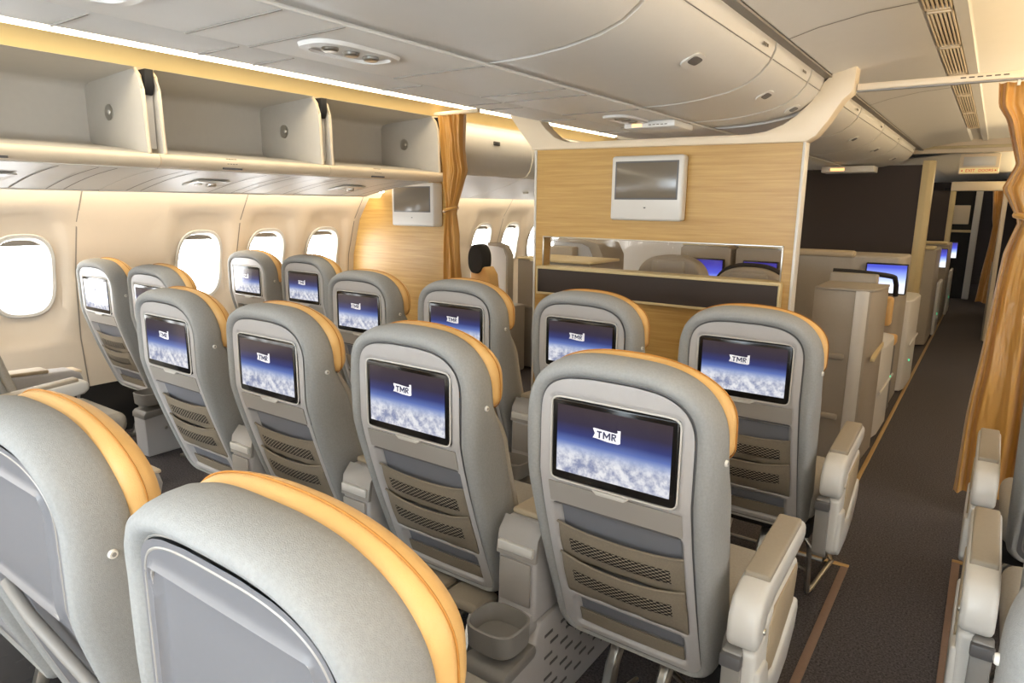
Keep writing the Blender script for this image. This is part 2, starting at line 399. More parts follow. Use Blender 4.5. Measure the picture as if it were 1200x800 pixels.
# ---- ceiling
def sweep_profile(mb, pts, y0, y1, mir=False, ny=1):
    P = []
    for x, z in pts:
        xx = mirx(x) if mir else x
        P.append([(xx, y0+(y1-y0)*i/ny, z) for i in range(ny+1)])
    mb.grid(P)
aisle = [(-.70, 2.035), (-.60, 2.062), (-.45, 2.088), (-.30, 2.10)]
cb = MB()
for mir in (False, True):
    sweep_profile(cb, aisle, Y0, 8.3, mir)
    sweep_profile(cb, [(-.30, 2.10), (-.285, 2.118), (-.215, 2.118), (-.205, 2.10), (-.165, 2.10), (-.155, 2.112), (.02, 2.118), (.12, 2.16), (.12, 2.19)], Y0, 8.3, mir)
    sweep_profile(cb, [(-.735, 2.02), (-.735, 2.05), (-.70, 2.035)], Y0, 8.3, mir)
    # lower ceiling beyond the first suites
    sweep_profile(cb, [(-.72, 1.95), (-.5, 1.98), (.1, 2.0), (.3, 2.0)], 8.3, 15.9, mir)
sweep_profile(cb, [(-2.42, 1.95), (-.71, 1.95)], 8.3, 15.9)
cb.box(-4.6, 1.5, Y0, Y1, 2.24, 2.28)
ce = struct(cb.build('ceiling', 'ceil', ang=50), 'pale curved cabin ceiling')
g = MB()
for yy in (.55, 2.72, 4.65):
    pts = [(x, z-.0015) for x, z in aisle]
    for mir in (False, True): sweep_profile(g, pts, yy-.005, yy+.005, mir)
g.box(-.745, -.70, Y0, 8.3, 2.022, 2.03); g.box(mirx(-.70), mirx(-.745), Y0, 8.3, 2.022, 2.03)
struct(g.build('trim_7', 'groove'), 'dark gaps between ceiling panels')
# ceiling air grille over the right aisle
i0 = 0
for (ya, yb) in ((.9, 1.5), (1.52, 2.18), (2.20, 2.86), (2.88, 3.5), (3.52, 4.2), (4.22, 5.0), (5.02, 5.9), (5.92, 7.0)):
    nm = ['nearest the camera', 'second from the camera', 'third from the camera, before the curtain rail', 'just short of the curtain rail', 'just past the curtain rail', 'second past the curtain rail', 'third past the curtain rail', 'farthest before the exit sign'][i0]; i0 += 1
    t = thing('ceiling_air_grille', 'slatted cream ceiling air grille, '+nm, 'air grille', (-.25, (ya+yb)/2, 2.10), 0, 'ceiling air grilles over the aisle')
    h = (yb-ya)/2
    f = MB(); f.box(-.04, -.034, -h, h, -.004, .012, .001); f.box(.034, .04, -h, h, -.004, .012, .001); f.box(-.04, .04, -h, -h+.02, -.004, .012, .001); f.box(-.04, .04, h-.02, h, -.004, .012, .001)
    f.build('frame', 'cream', t)
    MB().box(-.038, .038, -h+.005, h-.005, .010, .014).build('backing', 'matte_black', t)
    for q in range(5):
        x = -.026+q*.013; MB().box(x-.0035, x+.0035, -h+.015, h-.015, -.003, .008, .001).build('slat', 'cream', t)

# ---- centre bins
door = [(-1.262, 1.832), (-1.18, 1.832), (-1.10, 1.835), (-1.0, 1.845), (-.90, 1.863), (-.83, 1.888), (-.785, 1.92), (-.755, 1.955), (-.738, 1.995), (-.735, 2.02)]
segs = [(-.45, .59), (.6, 1.637), (1.647, 2.687), (2.697, 3.27), (3.28, 3.545), (3.615, 4.6), (4.61, 5.6), (5.61, 6.6), (6.61, 7.85)]
segn = ['above the camera', 'crossing the top picture edge', 'with the large oval latch over the second row', 'third from the camera on the centre row', 'last before the white bulkhead arch', 'first beyond the bulkhead arch', 'second beyond the bulkhead arch', 'third beyond the bulkhead arch', 'last one before the dark brown partition']
for (a, b), nm in zip(segs, segn):
    t = thing('center_overhead_bin', 'closed curved off-white centre overhead bin, '+nm, 'overhead bin', (0, 0, 0), 0, 'closed centre overhead bins')
    mb = MB(); P = []
    n_ = len(door)
    for (x, z) in door: P.append([(x, a+.006, z), (x, b-.006, z)])
    mb.sheet(P, (-.02, 0, .02)); mb.build('door', 'bin', t, ang=60)
    lm = MB(); P = []
    for (x, z) in door[-4:]: P.append([(x+.002, a+.004, z-.001), (x+.002, b-.004, z-.001)])
    MB().box(-.7475, -.744, a+.006, b-.006, 1.966, 1.9675).build('edge_line', 'tray', t)
    yc = (a+b)/2 if b-a > .4 else b-.1
    n3 = Vector((.47, 0, -.88)).normalized(); tx = Vector((.88, 0, .47))
    la = MB(); c = Vector((-.845, yc, 1.882))
    L0 = []; L1 = []; L2 = []
    for i in range(24):
        u, v = supel(.036, .05, 3, 2*PI*i/24)
        L0.append(tuple(c+tx*u+Vector((0, v, 0))-n3*.002)); L1.append(tuple(c+tx*u*.97+Vector((0, v*.97, 0))+n3*.003)); L2.append(tuple(c+tx*u*.72+Vector((0, v*.8, 0))+n3*.004))
    la.loft([L0, L1, L2]); lt = la.build('latch', 'white', t)
    lb = MB(); L0 = []; L1 = []
    for i in range(24):
        u, v = supel(.017, .036, 4, 2*PI*i/24)
        L0.append(tuple(c+tx*(u+.006)+Vector((0, v, 0))+n3*.003)); L1.append(tuple(c+tx*(u+.006)+Vector((0, v, 0))+n3*.0055))
    lb.loft([L0, L1]); lb.build('latch_paddle', 'plastic_dark', lt)
    if b-a > .5:
        pm = MB()
        for q in range(3): pm.box(-.7335, -.7325, b-.16+q*.022, b-.146+q*.022, 1.985, 1.995)
        pm.build('placard', 'print', t)
# left half of the centre bins and the flat service panel below
cp = MB()
sweep_profile(cp, [(-1.268, 1.834), (-1.275, 1.828), (-1.64, 1.826), (-1.65, 1.832), (-1.66, 1.826), (-1.80, 1.829), (-1.852, 1.835), (-1.92, 1.842), (-2.1, 1.90), (-2.3, 1.94), (-2.38, 1.99), (-2.395, 2.04)], Y0, 7.85)
struct(cp.build('ceiling_center', 'ceil', ang=50), 'flat service panels under the centre bins')
g = MB()
for yy in (-.3, .59, .95, 1.12, 1.642, 2.1, 2.25, 2.69, 3.27, 4.6):
    g.box(-1.64, -1.27, yy-.002, yy+.002, 1.823, 1.826)
    g.box(-1.85, -1.66, yy+.15, yy+.154, 1.824, 1.829)
struct(g.build('trim_8', 'groove'), 'thin seams across the centre service panels')
rr = MB(); rr.tube([(-1.262, Y0, 1.828), (-1.262, 7.85, 1.828)], .006, 8); struct(rr.build('trim_9', 'white'), 'white edge rail under the centre bins')
for yc, nm in ((.60, 'at the top left corner of the picture'), (1.30, 'over the second row of seats'), (2.95, 'just before the lit sign by the bulkhead')):
    t = thing('reading_light_unit', 'oval flush ceiling light unit, '+nm, 'reading light', (-1.455, yc, 1.824), 0, 'centre reading light units')
    b = MB(); b.loft([[(supel(.075, .15, 3, 2*PI*i/32)[0]*k_, supel(.075, .15, 3, 2*PI*i/32)[1]*k_, z) for i in range(32)] for k_, z in ((1, .002), (.97, -.008), (.8, -.010), (.78, -.002))]); b.build('housing', 'white', t)
    for q in (-.07, .0, .07):
        l = MB(); l.disc((.0, q, -.003), (0, 0, -1), .022, .010); k_ = l.build('lamp', 'steel', t)
t = thing('seat_sign_unit', 'small white sign box with lit amber panel hung below the centre ceiling before the bulkhead', 'sign', (-1.40, 3.2, 1.825))
MB().box(-.13, .13, -.12, .12, -.03, .002, .008).build('housing', 'white', t)
MB().box(-.085, -.035, -.123, -.119, -.024, -.009).build('lit_panel', 'amberled', t)
b = MB(); 
for q in range(5): b.box(.0+q*.02, .013+q*.02, -.122, -.119, -.019, -.015)
b.build('small_print', 'print', t)
t = thing('seat_sign_unit', 'white sign box with amber lamp under the bins beyond the bulkhead, beside the dark partition', 'sign', (-1.22, 7.2, 1.815))
MB().box(-.2, .25, -.12, .12, -.055, .004, .008).build('housing', 'white', t)
MB().box(-.12, .0, -.124, -.119, -.04, -.015).build('lit_panel', 'amberled', t)

# ---- coves: lamp strips above the outboard bins, and at the top of the sidewalls
for side in ('left', 'right'):
    mir = side == 'right'
    c = MB(); sweep_profile(c, [(-3.405, 2.05), (-3.395, 2.07), (-3.375, 2.095), (-3.35, 2.114), (-3.332, 2.122)], Y0, 6.6 if not mir else 6.5, mir)
    sweep_profile(c, [(-3.20, 2.158), (-3.15, 2.168), (-3.12, 2.19)], Y0, 6.5, mir)
    struct(c.build('trim_%d' % (10+mir), 'cove', ang=60), 'cream cove moulding above the %s bins' % side)
    c = MB(); sweep_profile(c, [(-3.332, 2.122), (-3.28, 2.146), (-3.20, 2.158)], Y0, 6.5, mir)
    tag(c.build('cove_light', 'covelamp_amber' if mir else 'covelamp'), 'long glowing warm white cove light strip above the %s overhead bins' % side, 'cove light')
    c = MB(); sweep_profile(c, [(-4.09, 1.515), (-4.14, 1.545)], Y0, 8.0, mir)
    tag(c.build('wall_wash_light', 'walllamp'), 'warm wall wash light strip hidden above the %s windows' % side, 'wall light')

# ================================================================== left open bins
def bin_profile_in():   # open bucket, front lip round to top front
    return [(-3.375, 1.642), (-3.40, 1.655), (-3.60, 1.685), (-3.92, 1.715), (-3.955, 1.73), (-3.962, 1.76), (-3.962, 1.99), (-3.95, 2.012), (-3.90, 2.025), (-3.42, 2.052)]
bins = [(-.38, .645), (.70, 1.735), (1.79, 2.775), (2.83, 3.84)]
bn = ['farthest left, cut by the picture edge', 'nearest the camera on the left', 'in the middle of the left wall', 'third, above the window side wood panel']
for (a, b), nm in zip(bins, bn):
    t = thing('open_overhead_bin', 'empty open overhead bin over the windows, '+nm, 'overhead bin', (0, 0, 0), 0, 'open overhead bins on the left')
    mb = MB(); P = [[(x, a+.02, z), (x, b-.02, z)] for x, z in bin_profile_in()]
    mb.sheet(P, (-.004, 0, .003)); mb.build('liner', 'binin', t, ang=60)
    # end cheeks with a rounded front edge
    for yy in (a, b-.022):
        poly = [(-3.97, 1.70), (-3.60, 1.66), (-3.39, 1.63), (-3.378, 1.66), (-3.385, 1.76), (-3.387, 1.88), (-3.392, 1.95), (-3.41, 2.01), (-3.45, 2.05), (-3.97, 2.04)]
        MB().prism([(x, z) for x, z in poly], 'y', yy, yy+.022, .006, 2).build('end_cheek', 'binin', t)
        e = MB(); e.tube([(x+.002, yy+.011, z) for x, z in poly[2:9]], .0085, 8); e.build('edge_trim', 'cream', t)
    lp = [(-3.405, 1.655), (-3.385, 1.657), (-3.362, 1.65), (-3.352, 1.632), (-3.356, 1.61), (-3.372, 1.596), (-3.41, 1.588)]
    mb = MB(); mb.sheet([[(x, a-.026, z), (x, b+.026, z)] for x, z in lp], (-.01, 0, .0)); l = mb.build('lip', 'cream', t, ang=60)
    yl = lerp(a, b, .36)
    MB().box(-3.362, -3.35, yl-.055, yl+.055, 1.596, 1.606, .002).build('latch_slot', 'plastic_dark', l)
    for q in (0, 1):
        p = MB()
        for j in range(4): p.box(-3.3655+q*.0085, -3.3595+q*.0085, yl-.03+j*.016, yl-.02+j*.016, 1.650-.026*q, 1.6525-.026*q)
        p.build('seat_row_mark', 'print', l)
    # round stud on the end cheek and placard on the back
    s_ = MB(); s_.disc((-3.72, b-.022, 1.865), (0, -1, 0), .040, .008, 22); st = s_.build('vent_stud', 'steel', t)
    s_ = MB(); s_.disc((-3.70, b-.030, 1.865), (0, -1, 0), .010, .006, 14); s_.build('stud_knob', 'button', st)
    if nm.startswith('in the middle'):
        MB().box(-3.962, -3.958, a+.12, a+.30, 1.965, 1.995, .001).build('placard', 'white', t)
    sp_ = MB(); sp_.box(-3.97, -3.42, b+.004, b+.048, 1.68, 2.03); sp_.build('spacer', 'binin', t)
    hb = MB(); hb.prism([(-3.47, 1.93), (-3.405, 1.93), (-3.385, 1.97), (-3.385, 2.046), (-3.47, 2.046)], 'y', b+.003, b+.046, .004); hb.build('hinge_bracket', 'matte_black', t)
    # service unit slope below the bin
    pe = b+.032 if b < 3.5 else b-.10
    u = thing('service_unit_panel', 'pale sloping reading light panel below the open bin '+nm.split(',')[0], 'service panel', (0, 0, 0), 0, 'sloping service panels over the windows')
    P = [[(lerp(-3.405, -4.06, q/6), y_, lerp(1.585, 1.484, q/6)-.012*math.sin(PI*q/6)*-1) for y_ in (a-.020, pe)] for q in range(7)]
    mb = MB(); mb.sheet(P, (0, 0, .008)); mb.box(-4.085, -4.055, a-.020, pe, 1.478, 1.492, .003); mb.build('panel', 'bin', u, ang=60)
    for f_ in (.12, .2, .62, .78, .86):
        yy = lerp(a, b, f_); s2 = MB(); s2.grid([[(lerp(-3.43, -4.04, q/6), y_, lerp(1.581, 1.488, q/6)+.012*math.sin(PI*(q+.3)/6.5)-.0035) for y_ in (yy-.004, yy+.004)] for q in range(7)]); s2.build('seam', 'groove', u)
    yy = lerp(a, b, .45)
    gq = MB(); gq.box(-3.86, -3.68, yy-.1, yy+.1, 1.528, 1.536, .004, rot=Matrix.Rotation(-.13, 3, 'Y')); gq.build('light_housing', 'white', u)
    gq = MB(); gq.disc((-3.77, yy+.03, 1.528), (.1, 0, -1), .028, .018, 18); gq.build('air_nozzle', 'steel', u)
    gq = MB(); gq.disc((-3.77, yy-.05, 1.528), (.1, 0, -1), .022, .008, 18); gq.build('lamp', 'button', u)

def closed_bin(y0, y1, label, mir=False):
    t = thing('closed_overhead_bin', label, 'overhead bin', (0, 0, 0), 0, 'closed overhead bins')
    mx = (lambda x: mirx(x)) if mir else (lambda x: x)
    prof = [(-3.44, 1.66), (-3.41, 1.67), (-3.37, 1.72), (-3.345, 1.80), (-3.345, 1.88), (-3.36, 1.95), (-3.385, 2.01), (-3.405, 2.04)]
    mb = MB(); mb.sheet([[(mx(x), y0+.004, z), (mx(x), y1-.004, z)] for x, z in prof], (-.02 if not mir else .02, 0, 0)); mb.build('door', 'bin', t, ang=60)
    mb = MB(); x_ = sorted((mx(-3.352), mx(-3.340))); yc = (y0+y1)/2; mb.box(x_[0], x_[1], yc-.04, yc+.04, 1.895, 1.925, .004); mb.build('latch', 'plastic_dark', t)
    mb = MB(); mb.sheet([[(mx(x), y0, z), (mx(x), y1, z)] for x, z in [(-3.44, 1.655), (-3.50, 1.64), (-3.60, 1.60), (-4.06, 1.484)]], (0, 0, .01)); mb.build('service_panel', 'bin', t, ang=60)
    yy = yc
    gq = MB(); gq.disc((mx(-3.77), yy, 1.552), (.1, 0, -1), .028, .018, 18); gq.build('air_nozzle', 'steel', t)
    return t
closed_bin(3.975, 5.0, 'closed off-white overhead bin seen past the left curtain, nearer one')
closed_bin(5.01, 6.05, 'closed off-white overhead bin seen past the left curtain, farther one')
closed_bin(6.06, 7.1, 'closed off-white overhead bin farthest along the left wall past the bulkhead')
for i, (a, nm) in enumerate(((-.65, 'behind the camera'), (.39, 'beside the camera'), (1.43, 'above the right armrests'), (2.48, 'just before the right curtain'))):
    closed_bin(a, a+1.03, 'closed off-white overhead bin over the right seats, '+nm, True)

# ================================================================== bulkhead
YB = 3.57
t = thing('center_bulkhead', 'pale oak veneer centre bulkhead with white arched header and pass-through opening', 'bulkhead', (0, YB, 0))
XL, XR = -2.352, -.790
OL, OR, OZ0, OZ1 = -2.275, -.858, .925, 1.235
wd = MB()
for x0, x1, z0, z1 in ((XL+.012, XR-.012, OZ1, 1.775), (XL+.012, XR-.012, .0, OZ0), (XL+.012, OL, OZ0, OZ1), (OR, XR-.012, OZ0, OZ1)): wd.box(x0, x1, -.02, .05, z0, z1)
wd.build('wood_panel', 'wood', t)
MB().box(XL, XL+.014, -.026, .056, 0, 1.775, .003).build('edge_trim', 'white', t); MB().box(XR-.014, XR, -.026, .056, 0, 1.775, .003).build('edge_trim', 'white', t)
hd = [(XL, 1.757), (XR, 1.74), (-.748, 1.765), (-.70, 1.83), (-.645, 1.92), (-.612, 1.95), (-.603, 1.97), (-.599, 2.064), (-.70, 2.038), (-.737, 2.0), (-.775, 1.93), (-.84, 1.865), (-.90, 1.825), (-.98, 1.797), (-1.06, 1.788),
      (-1.565, 1.79), (-2.05, 1.792), (-2.13, 1.80), (-2.2, 1.825), (-2.27, 1.88), (-2.33, 1.95), (-2.36, 1.985), (-2.53, 2.0), (-2.525, 1.96), (-2.46, 1.88), (-2.40, 1.81)]
MB().prism(hd, 'y', -.045, .06, .006).build('header', 'cream', t)
fr = MB(); f_ = .008
fr.box(OL-f_, OL, -.028, .055, 1.06, OZ1+f_, .002); fr.box(OR, OR+f_, -.028, .055, 1.06, OZ1+f_, .002); fr.box(OL-f_, OR+f_, -.028, .055, OZ1, OZ1+f_, .002); fr.build('opening_frame', 'steel', t)
MB().box(OL-.012, OR+.012, -.07, .045, .90, 1.045, .003).build('bottle_ledge', 'brown', t)
e = MB(); e.box(OL-.018, OR+.018, -.078, .05, 1.045, 1.062, .003); e.box(OL-.018, OR+.018, -.076, .04, .888, .902, .003); e.box(OL-.02, OL-.010, -.076, .04, .89, 1.06, .003); e.box(OR+.010, OR+.02, -.076, .04, .89, 1.06, .003); e.build('ledge_edge', 'suite_top', t)
MB().box(OL, OR, .02, .024, 1.06, OZ1).build('pane', 'glass', t)

def monitor(name, label, x0, x1, z0, z1, yf, depth):
    t = thing(name, label, 'monitor', ((x0+x1)/2, yf, (z0+z1)/2))
    w_, h_ = (x1-x0)/2, (z1-z0)/2
    MB().box(-w_, w_, 0, depth, -h_, h_, .016, 3).build('housing', 'white', t)
    MB().box(-w_*.84, w_*.84, -.003, .004, -h_*.30, h_*.78, .004).build('screen', 'greyscreen', t)
    f = MB(); f.box(-w_*.88, w_*.88, -.0015, .002, -h_*.35, h_*.83, .003); f.build('screen_rim', 'plastic_dark', t)
    MB().box(-.006, .006, -.002, .003, -h_*.62, -h_*.58).build('sensor', 'plastic_dark', t)
    return t
monitor('wall_monitor', 'white framed unlit monitor mounted high on the centre oak bulkhead', -1.79, -1.37, 1.352, 1.70, YB-.095, .072)

# left window-side bulkhead
t = thing('side_bulkhead', 'pale oak side bulkhead against the left windows, partly behind the gold curtain', 'bulkhead', (0, 3.94, 0))
MB().prism([(-4.33, .0), (-3.36, .0), (-3.36, 2.03), (-3.97, 2.03), (-3.97, 1.60), (-4.09, 1.47), (-4.22, 1.47), (-4.34, 1.3), (-4.43, 1.0), (-4.465, .6), (-4.42, .25)], 'y', -.03, .0).build('wood_panel', 'wood', t)
MB().box(-3.368, -3.352, -.034, .006, 0, 2.03, .003).build('edge_trim', 'suite_top', t)
monitor('side_monitor', 'white framed unlit monitor on the left oak bulkhead under the bin end', -3.845, -3.415, 1.262, 1.585, 3.94-.148, .114)

# ---- curtains
def curtain(name, label, x, y, zt, zb, prof, folds, amp, flip=1):
    t = thing(name, label, 'curtain', (x, y, 0))
    mb = MB(); P = []; nz, nx = 110, 150
    for i in range(nz+1):
        z = lerp(zt, zb, i/nz); l = pl(-z, [(-a, b) for a, b, c in prof]); r = pl(-z, [(-a, c) for a, b, c in prof])
        row = []
        for j in range(nx+1):
            u = j/nx; ph = u*folds*2*PI
            nz_ = noise.noise(Vector((u*9, z*1.6, folds*3.1)))*.5+noise.noise(Vector((u*22, z*5, folds)))*.22+noise.noise(Vector((u*40, z*14, 2.0)))*.10
            uu = u+.10*math.sin(u*6.5+1.3)+.02*math.sin(z*2.2+u*3); ph = uu*folds*2*PI; wv = math.sin(ph)*(.6+.4*math.sin(u*13+2))+.25*math.sin(ph*.47+z*1.2)+nz_*1.3
            row.append((lerp(l, r, u)+.003*math.sin(z*9+u*9), wv*amp*(.55+.6*min(1, abs(r-l)/.25))+.01*math.sin(z*7+u*4), z+.012*math.sin(u*7)*(i/nz)))
        P.append(row)
    mb.sheet(P, (.0, .004, 0)); mb.build('cloth', 'satin', t, ang=80)
    return t
rc = curtain('aisle_curtain', 'gold satin curtain tied back at the right side of the aisle', 0, 3.62, 1.955, .13,
        [(1.955, -.06, .40), (1.86, -.05, .38), (1.80, -.015, .36), (1.62, .035, .36), (1.52, .0, .35), (1.43, .05, .27), (1.38, .075, .24), (1.25, .045, .30), (.9, .02, .38), (.5, .0, .44), (.13, -.012, .50)], 12, .022)
b = MB(); b.tube([(.065+.10*(1-math.cos(q*2*PI/20))*.95, -.0+.055*math.sin(q*2*PI/20), 1.39+.02*math.cos(q*2*PI/20)) for q in range(21)], .014, 8); b.build('tieback', 'satin', rc)
lc = curtain('side_curtain', 'gold satin curtain tied back beside the left oak bulkhead', -3.22, 3.79, 2.045, .06,
        [(2.045, -.12, .12), (1.8, -.09, .115), (1.66, -.07, .13), (1.60, -.07, .10), (1.42, -.045, .025), (1.36, -.05, .015), (1.2, -.075, .05), (.8, -.09, .08), (.06, -.10, .10)], 5, .028)
b = MB(); b.tube([(-.02+.05*math.cos(q*2*PI/20), .05*math.sin(q*2*PI/20), 1.39+.015*math.cos(q*2*PI/20)) for q in range(21)], .011, 8); b.build('tieback', 'satin', lc)
t = thing('curtain_rail', 'slim cream curtain rail across the aisle from the bulkhead arch', 'curtain rail', (0, YB+.03, 1.977))
MB().box(-.60, .95, -.022, .022, -.013, .016, .004).build('rail', 'cream', t)
MB().box(-.60, .95, -.012, .012, -.019, -.012).build('track', 'plastic_mid', t)
b = MB()
for q in range(6): b.box(-.2+q*.03, -.18+q*.03, -.0235, -.0215, .001, .006)
b.build('small_print', 'print', t)
for q in range(7): MB().box(.0+q*.055, .012+q*.055, -.006, .02, -.04, -.018, .002).build('glider', 'white', t)
t = thing('side_curtain_rail', 'cream curtain rail above the left aisle beside the bulkhead arch', 'curtain rail', (0, 3.79, 2.06))
MB().box(-3.38, -2.98, -.015, .015, -.012, .012, .004).build('rail', 'cream', t)

# ================================================================== seats
def outline(hw, zt, zb, hb=None, zsh=.925, n=3.3, rc=.05, N=28):
    # closed loop (x,z): superellipse crown, sides, rounded foot
    hb = hw if hb is None else hb
    R = []
    for i in range(N+1):
        t_ = PI/2*i/N; R.append((hw*abs(math.sin(t_))**(2/n), zsh+(zt-zsh)*abs(math.cos(t_))**(2/n)))
    for i in range(1, 17):
        z = lerp(zsh, zb+rc, i/16); R.append((lerp(hw, hb, i/16), z))
    for i in range(1, 9):
        t_ = PI/2*i/8; R.append((hb-rc+rc*math.cos(t_), zb+rc-rc*math.sin(t_)))
    for i in range(1, 5): R.append(((hb-rc)*(1-i/5), zb))
    return R+[(-x, z) for x, z in R[-1:0:-1] if x > 1e-5]
def yb(z): return .155*max(0, (.82-z)/.49)**1.2 if z < .82 else -.02*sm(.95, 1.12, z)
def shp(loop, d): return [(x, yb(z)+d*(1+(.7*sm(.93, .78, z) if d > .03 else 0)), z) for x, z in loop]

def make_seat(kind):
    root = thing('passenger_seat', 'seat', 'seat')
    # fabric shell wrapping the back
    S = [(.180, 1.045, .325, .178, .055, 3.3, .925), (.187, 1.058, .315, .184, .004, 3.3, .925), (.197, 1.068, .312, .19, -.008, 3.2, .92), (.210, 1.080, .309, .20, -.012, 3.1, .915), (.224, 1.092, .306, .208, -.004, 3, .91), (.233, 1.101, .304, .213, .014, 2.9, .905),
         (.236, 1.105, .303, .215, .035, 2.9, .905), (.237, 1.106, .303, .215, .06, 2.9, .905), (.232, 1.101, .306, .212, .078, 2.9, .905), (.215, 1.085, .31, .20, .088, 2.9, .905)]
    mb = MB(); mb.loft([shp(outline(a, b, c, h, zs_, n_), d) for a, b, c, h, d, n_, zs_ in S], True, True); mb.build('back_shell', 'fabric', root, ang=60)
    # moulded back panel, height field
    def depth(x, z):
        d = -.004
        if kind == 'screen':
            d += .006*sm(.003, -.003, rrect(x, z, -.158, .158, .799, 1.006, .012))
            d += .004*sm(.004, -.004, rrect(x, z, -.166, .166, .735, .793, .006))
            d += .030*sm(.006, -.010, rrect(x, z, -.162, .162, .448, .728, .012))
            d += .024*sm(.005, -.009, rrect(x, z, -.148, .148, .338, .432, .012))
        else:
            s1 = rrect(x, z, -.152, .152, .79, 1.0, .012)
            d += -.006*sm(.007, .003, abs(s1))
            d += .004*sm(.0, -.004, s1)
            d += .028*sm(.006, -.012, rrect(x, z, -.160, .160, .36, .765, .02))
        return d
    mb = MB(); P = []; NZ, NX = 130, 56
    for i in range(NZ+1):
        z = lerp(.318, 1.0565, i/NZ)
        hwz = .186 if z <= .925 else .186*max(0.0, 1-((z-.925)/(1.057-.925))**3.3)**(1/3.3)
        hwz *= lerp(.985, 1, sm(.318, .34, z))
        row = []
        for j in range(NX+1):
            u = -1+2*j/NX; u = math.copysign(abs(u)**.85, u)
            x = hwz*u; row.append((x, yb(z)+depth(x, z), z))
        P.append(row)
    mb.grid(P); mb.build('back_panel', 'plastic' if kind == 'screen' else 'plastic_a', root, ang=70)
    rim = MB(); lp = outline(.188, 1.0595, .314, .185); lp = lp+lp[:1]
    rim.tube([(x, yb(z)+.001, z) for x, z in lp[:]], .0028 if kind == 'screen' else .0018, 6); rim.build('panel_seam', 'plastic_dark' if kind == 'screen' else 'plastic_mid', root)
    if kind == 'screen':
        Sx, z0, z1 = .154, .803, 1.0
        bz = MB(); bz.box(-Sx, Sx, -.007, .006, z0, z1, .006, 3); s_ = bz.build('screen', 'black', root)
        rimb = MB(); rp = []
        for i in range(48):
            u, v = supel(Sx+.0025, (z1-z0)/2+.0025, 14, 2*PI*i/48+.02); rp.append((u, -.0055, (z0+z1)/2+v))
        rimb.tube(rp+rp[:1], .0022, 6); rimb.build('screen_rim', 'white', s_)
        MB().box(-.139, .139, -.0082, -.0065, .825, .985).build('display', 'display', s_)
        # flag logo with lettering
        c_ = Vector((-.010, -.0086, .935))
        fl_ = [(-.036, .010), (-.033, .011), (.018, .008), (.024, .009), (.025, .012), (.0235, .015), (.028, .0155), (.0315, .016), (.0315, -.0135), (.026, -.016), (.0, -.0155), (-.030, -.012), (-.036, -.012), (-.031, -.001)]
        fm = MB(); fm.prism([(c_.x+a, c_.z+b) for a, b in fl_], 'y', c_.y-.0002, c_.y+.0004); fm.build('flag_logo', 'logo_white', s_, flat=True)
        lm = MB(); k_ = .0033; hz = .0080; yy = (c_.y-.0010, c_.y-.0003)
        def glyph(poly): lm.prism([(c_.x-.002+a, c_.z-.002+b) for a, b in poly], 'y', *yy)
        def bar(a0, a1, b0, b1): glyph([(a0, b0), (a1, b0), (a1, b1), (a0, b1)])
        bar(-.0235, -.0115, hz-k_, hz); bar(-.0192, -.0158, -hz, hz-k_)
        bar(-.0085, -.0085+k_, -hz, hz); bar(.0062, .0062+k_, -hz, hz)
        glyph([(-.0085+k_, hz), (-.0085+k_, hz-.006), (.0005, -.006), (.0005, -.0005)]); glyph([(.0062, hz), (.0062, hz-.006), (.0005, -.006), (.0005, -.0005)])
        bar(.0122, .0122+k_, -hz, hz); bar(.0155, .0205, hz-k_, hz); bar(.0155, .0205, -.0018, .0012); bar(.0205, .0235, .0004, hz-.001)
        glyph([(.0165, -.0018), (.0195, -.0018), (.0240, -hz), (.0205, -hz)])
        lm.build('lettering', 'logo_ink', s_, flat=True)
        # tray catch
        MB().prism([(-.048, .797), (.048, .797), (.034, .786), (-.034, .786)], 'y', yb(.79)-.012, yb(.79)+.004, .002).build('tray_latch', 'white', root)
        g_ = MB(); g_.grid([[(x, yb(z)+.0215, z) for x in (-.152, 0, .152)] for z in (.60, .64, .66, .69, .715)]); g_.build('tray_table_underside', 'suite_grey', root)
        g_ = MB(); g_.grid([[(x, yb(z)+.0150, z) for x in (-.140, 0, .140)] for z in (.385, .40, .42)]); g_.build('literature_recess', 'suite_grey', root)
        tb = MB(); tb.sheet([[(x, yb(z)-.0045, z) for x in (-.166, 0, .166)] for z in (.7335, .75, .77, .789)], (0, .006, 0)); tb.build('tray_table', 'tray', root)
        tb = MB(); tb.box(-.163, .163, yb(.73)-.001, yb(.73)+.02, .7265, .7325); tb.build('tray_slot', 'plastic_dark', root)
        # two-tier cloth pocket with netting strips
        def tier(zt, zbm, off, sag, bulge):
            P = []
            for i in range(13):
                row = []
                for j in range(25):
                    u = -1+2*j/24; top = zt-sag*(1-u*u); z = lerp(top, zbm, i/12); x = u*.163
                    row.append((x, yb(z)+off-bulge*(1-u**4)*math.sin(PI*min(1, .25+i/12*.75))+.0015*math.sin(u*11+i*.5), z))
                P.append(row)
            return P
        p1 = MB(); p1.sheet(tier(.668, .555, .006, .012, .012), (0, .003, 0)); pk = p1.build('upper_pocket', 'pocket', root, ang=70)
        p2 = MB(); p2.sheet(tier(.578, .447, -.002, .022, .014), (0, .003, 0)); pk2 = p2.build('lower_pocket', 'pocket', root, ang=70)
        for parent, zt, zbm, off, sag, bulge, za, zc in ((pk, .668, .555, .006, .012, .012, .630, .590), (pk2, .578, .447, -.002, .022, .014, .534, .495)):
            P = []
            for i in range(5):
                row = []
                for j in range(21):
                    u = (-1+2*j/20)*.80; top = zt-sag*(1-u*u); f_ = i/4
                    z = lerp(za, zc, f_)-sag*(1-u*u)*.6+sag*.3
                    if i in (0,): z -= .010*abs(u)**6
                    ii = (top-z)/(top-zbm)*12
                    row.append((u*.163, yb(z)+off-bulge*(1-u**4)*math.sin(PI*min(1, .25+ii/12*.75))-.0022, z))
                P.append(row)
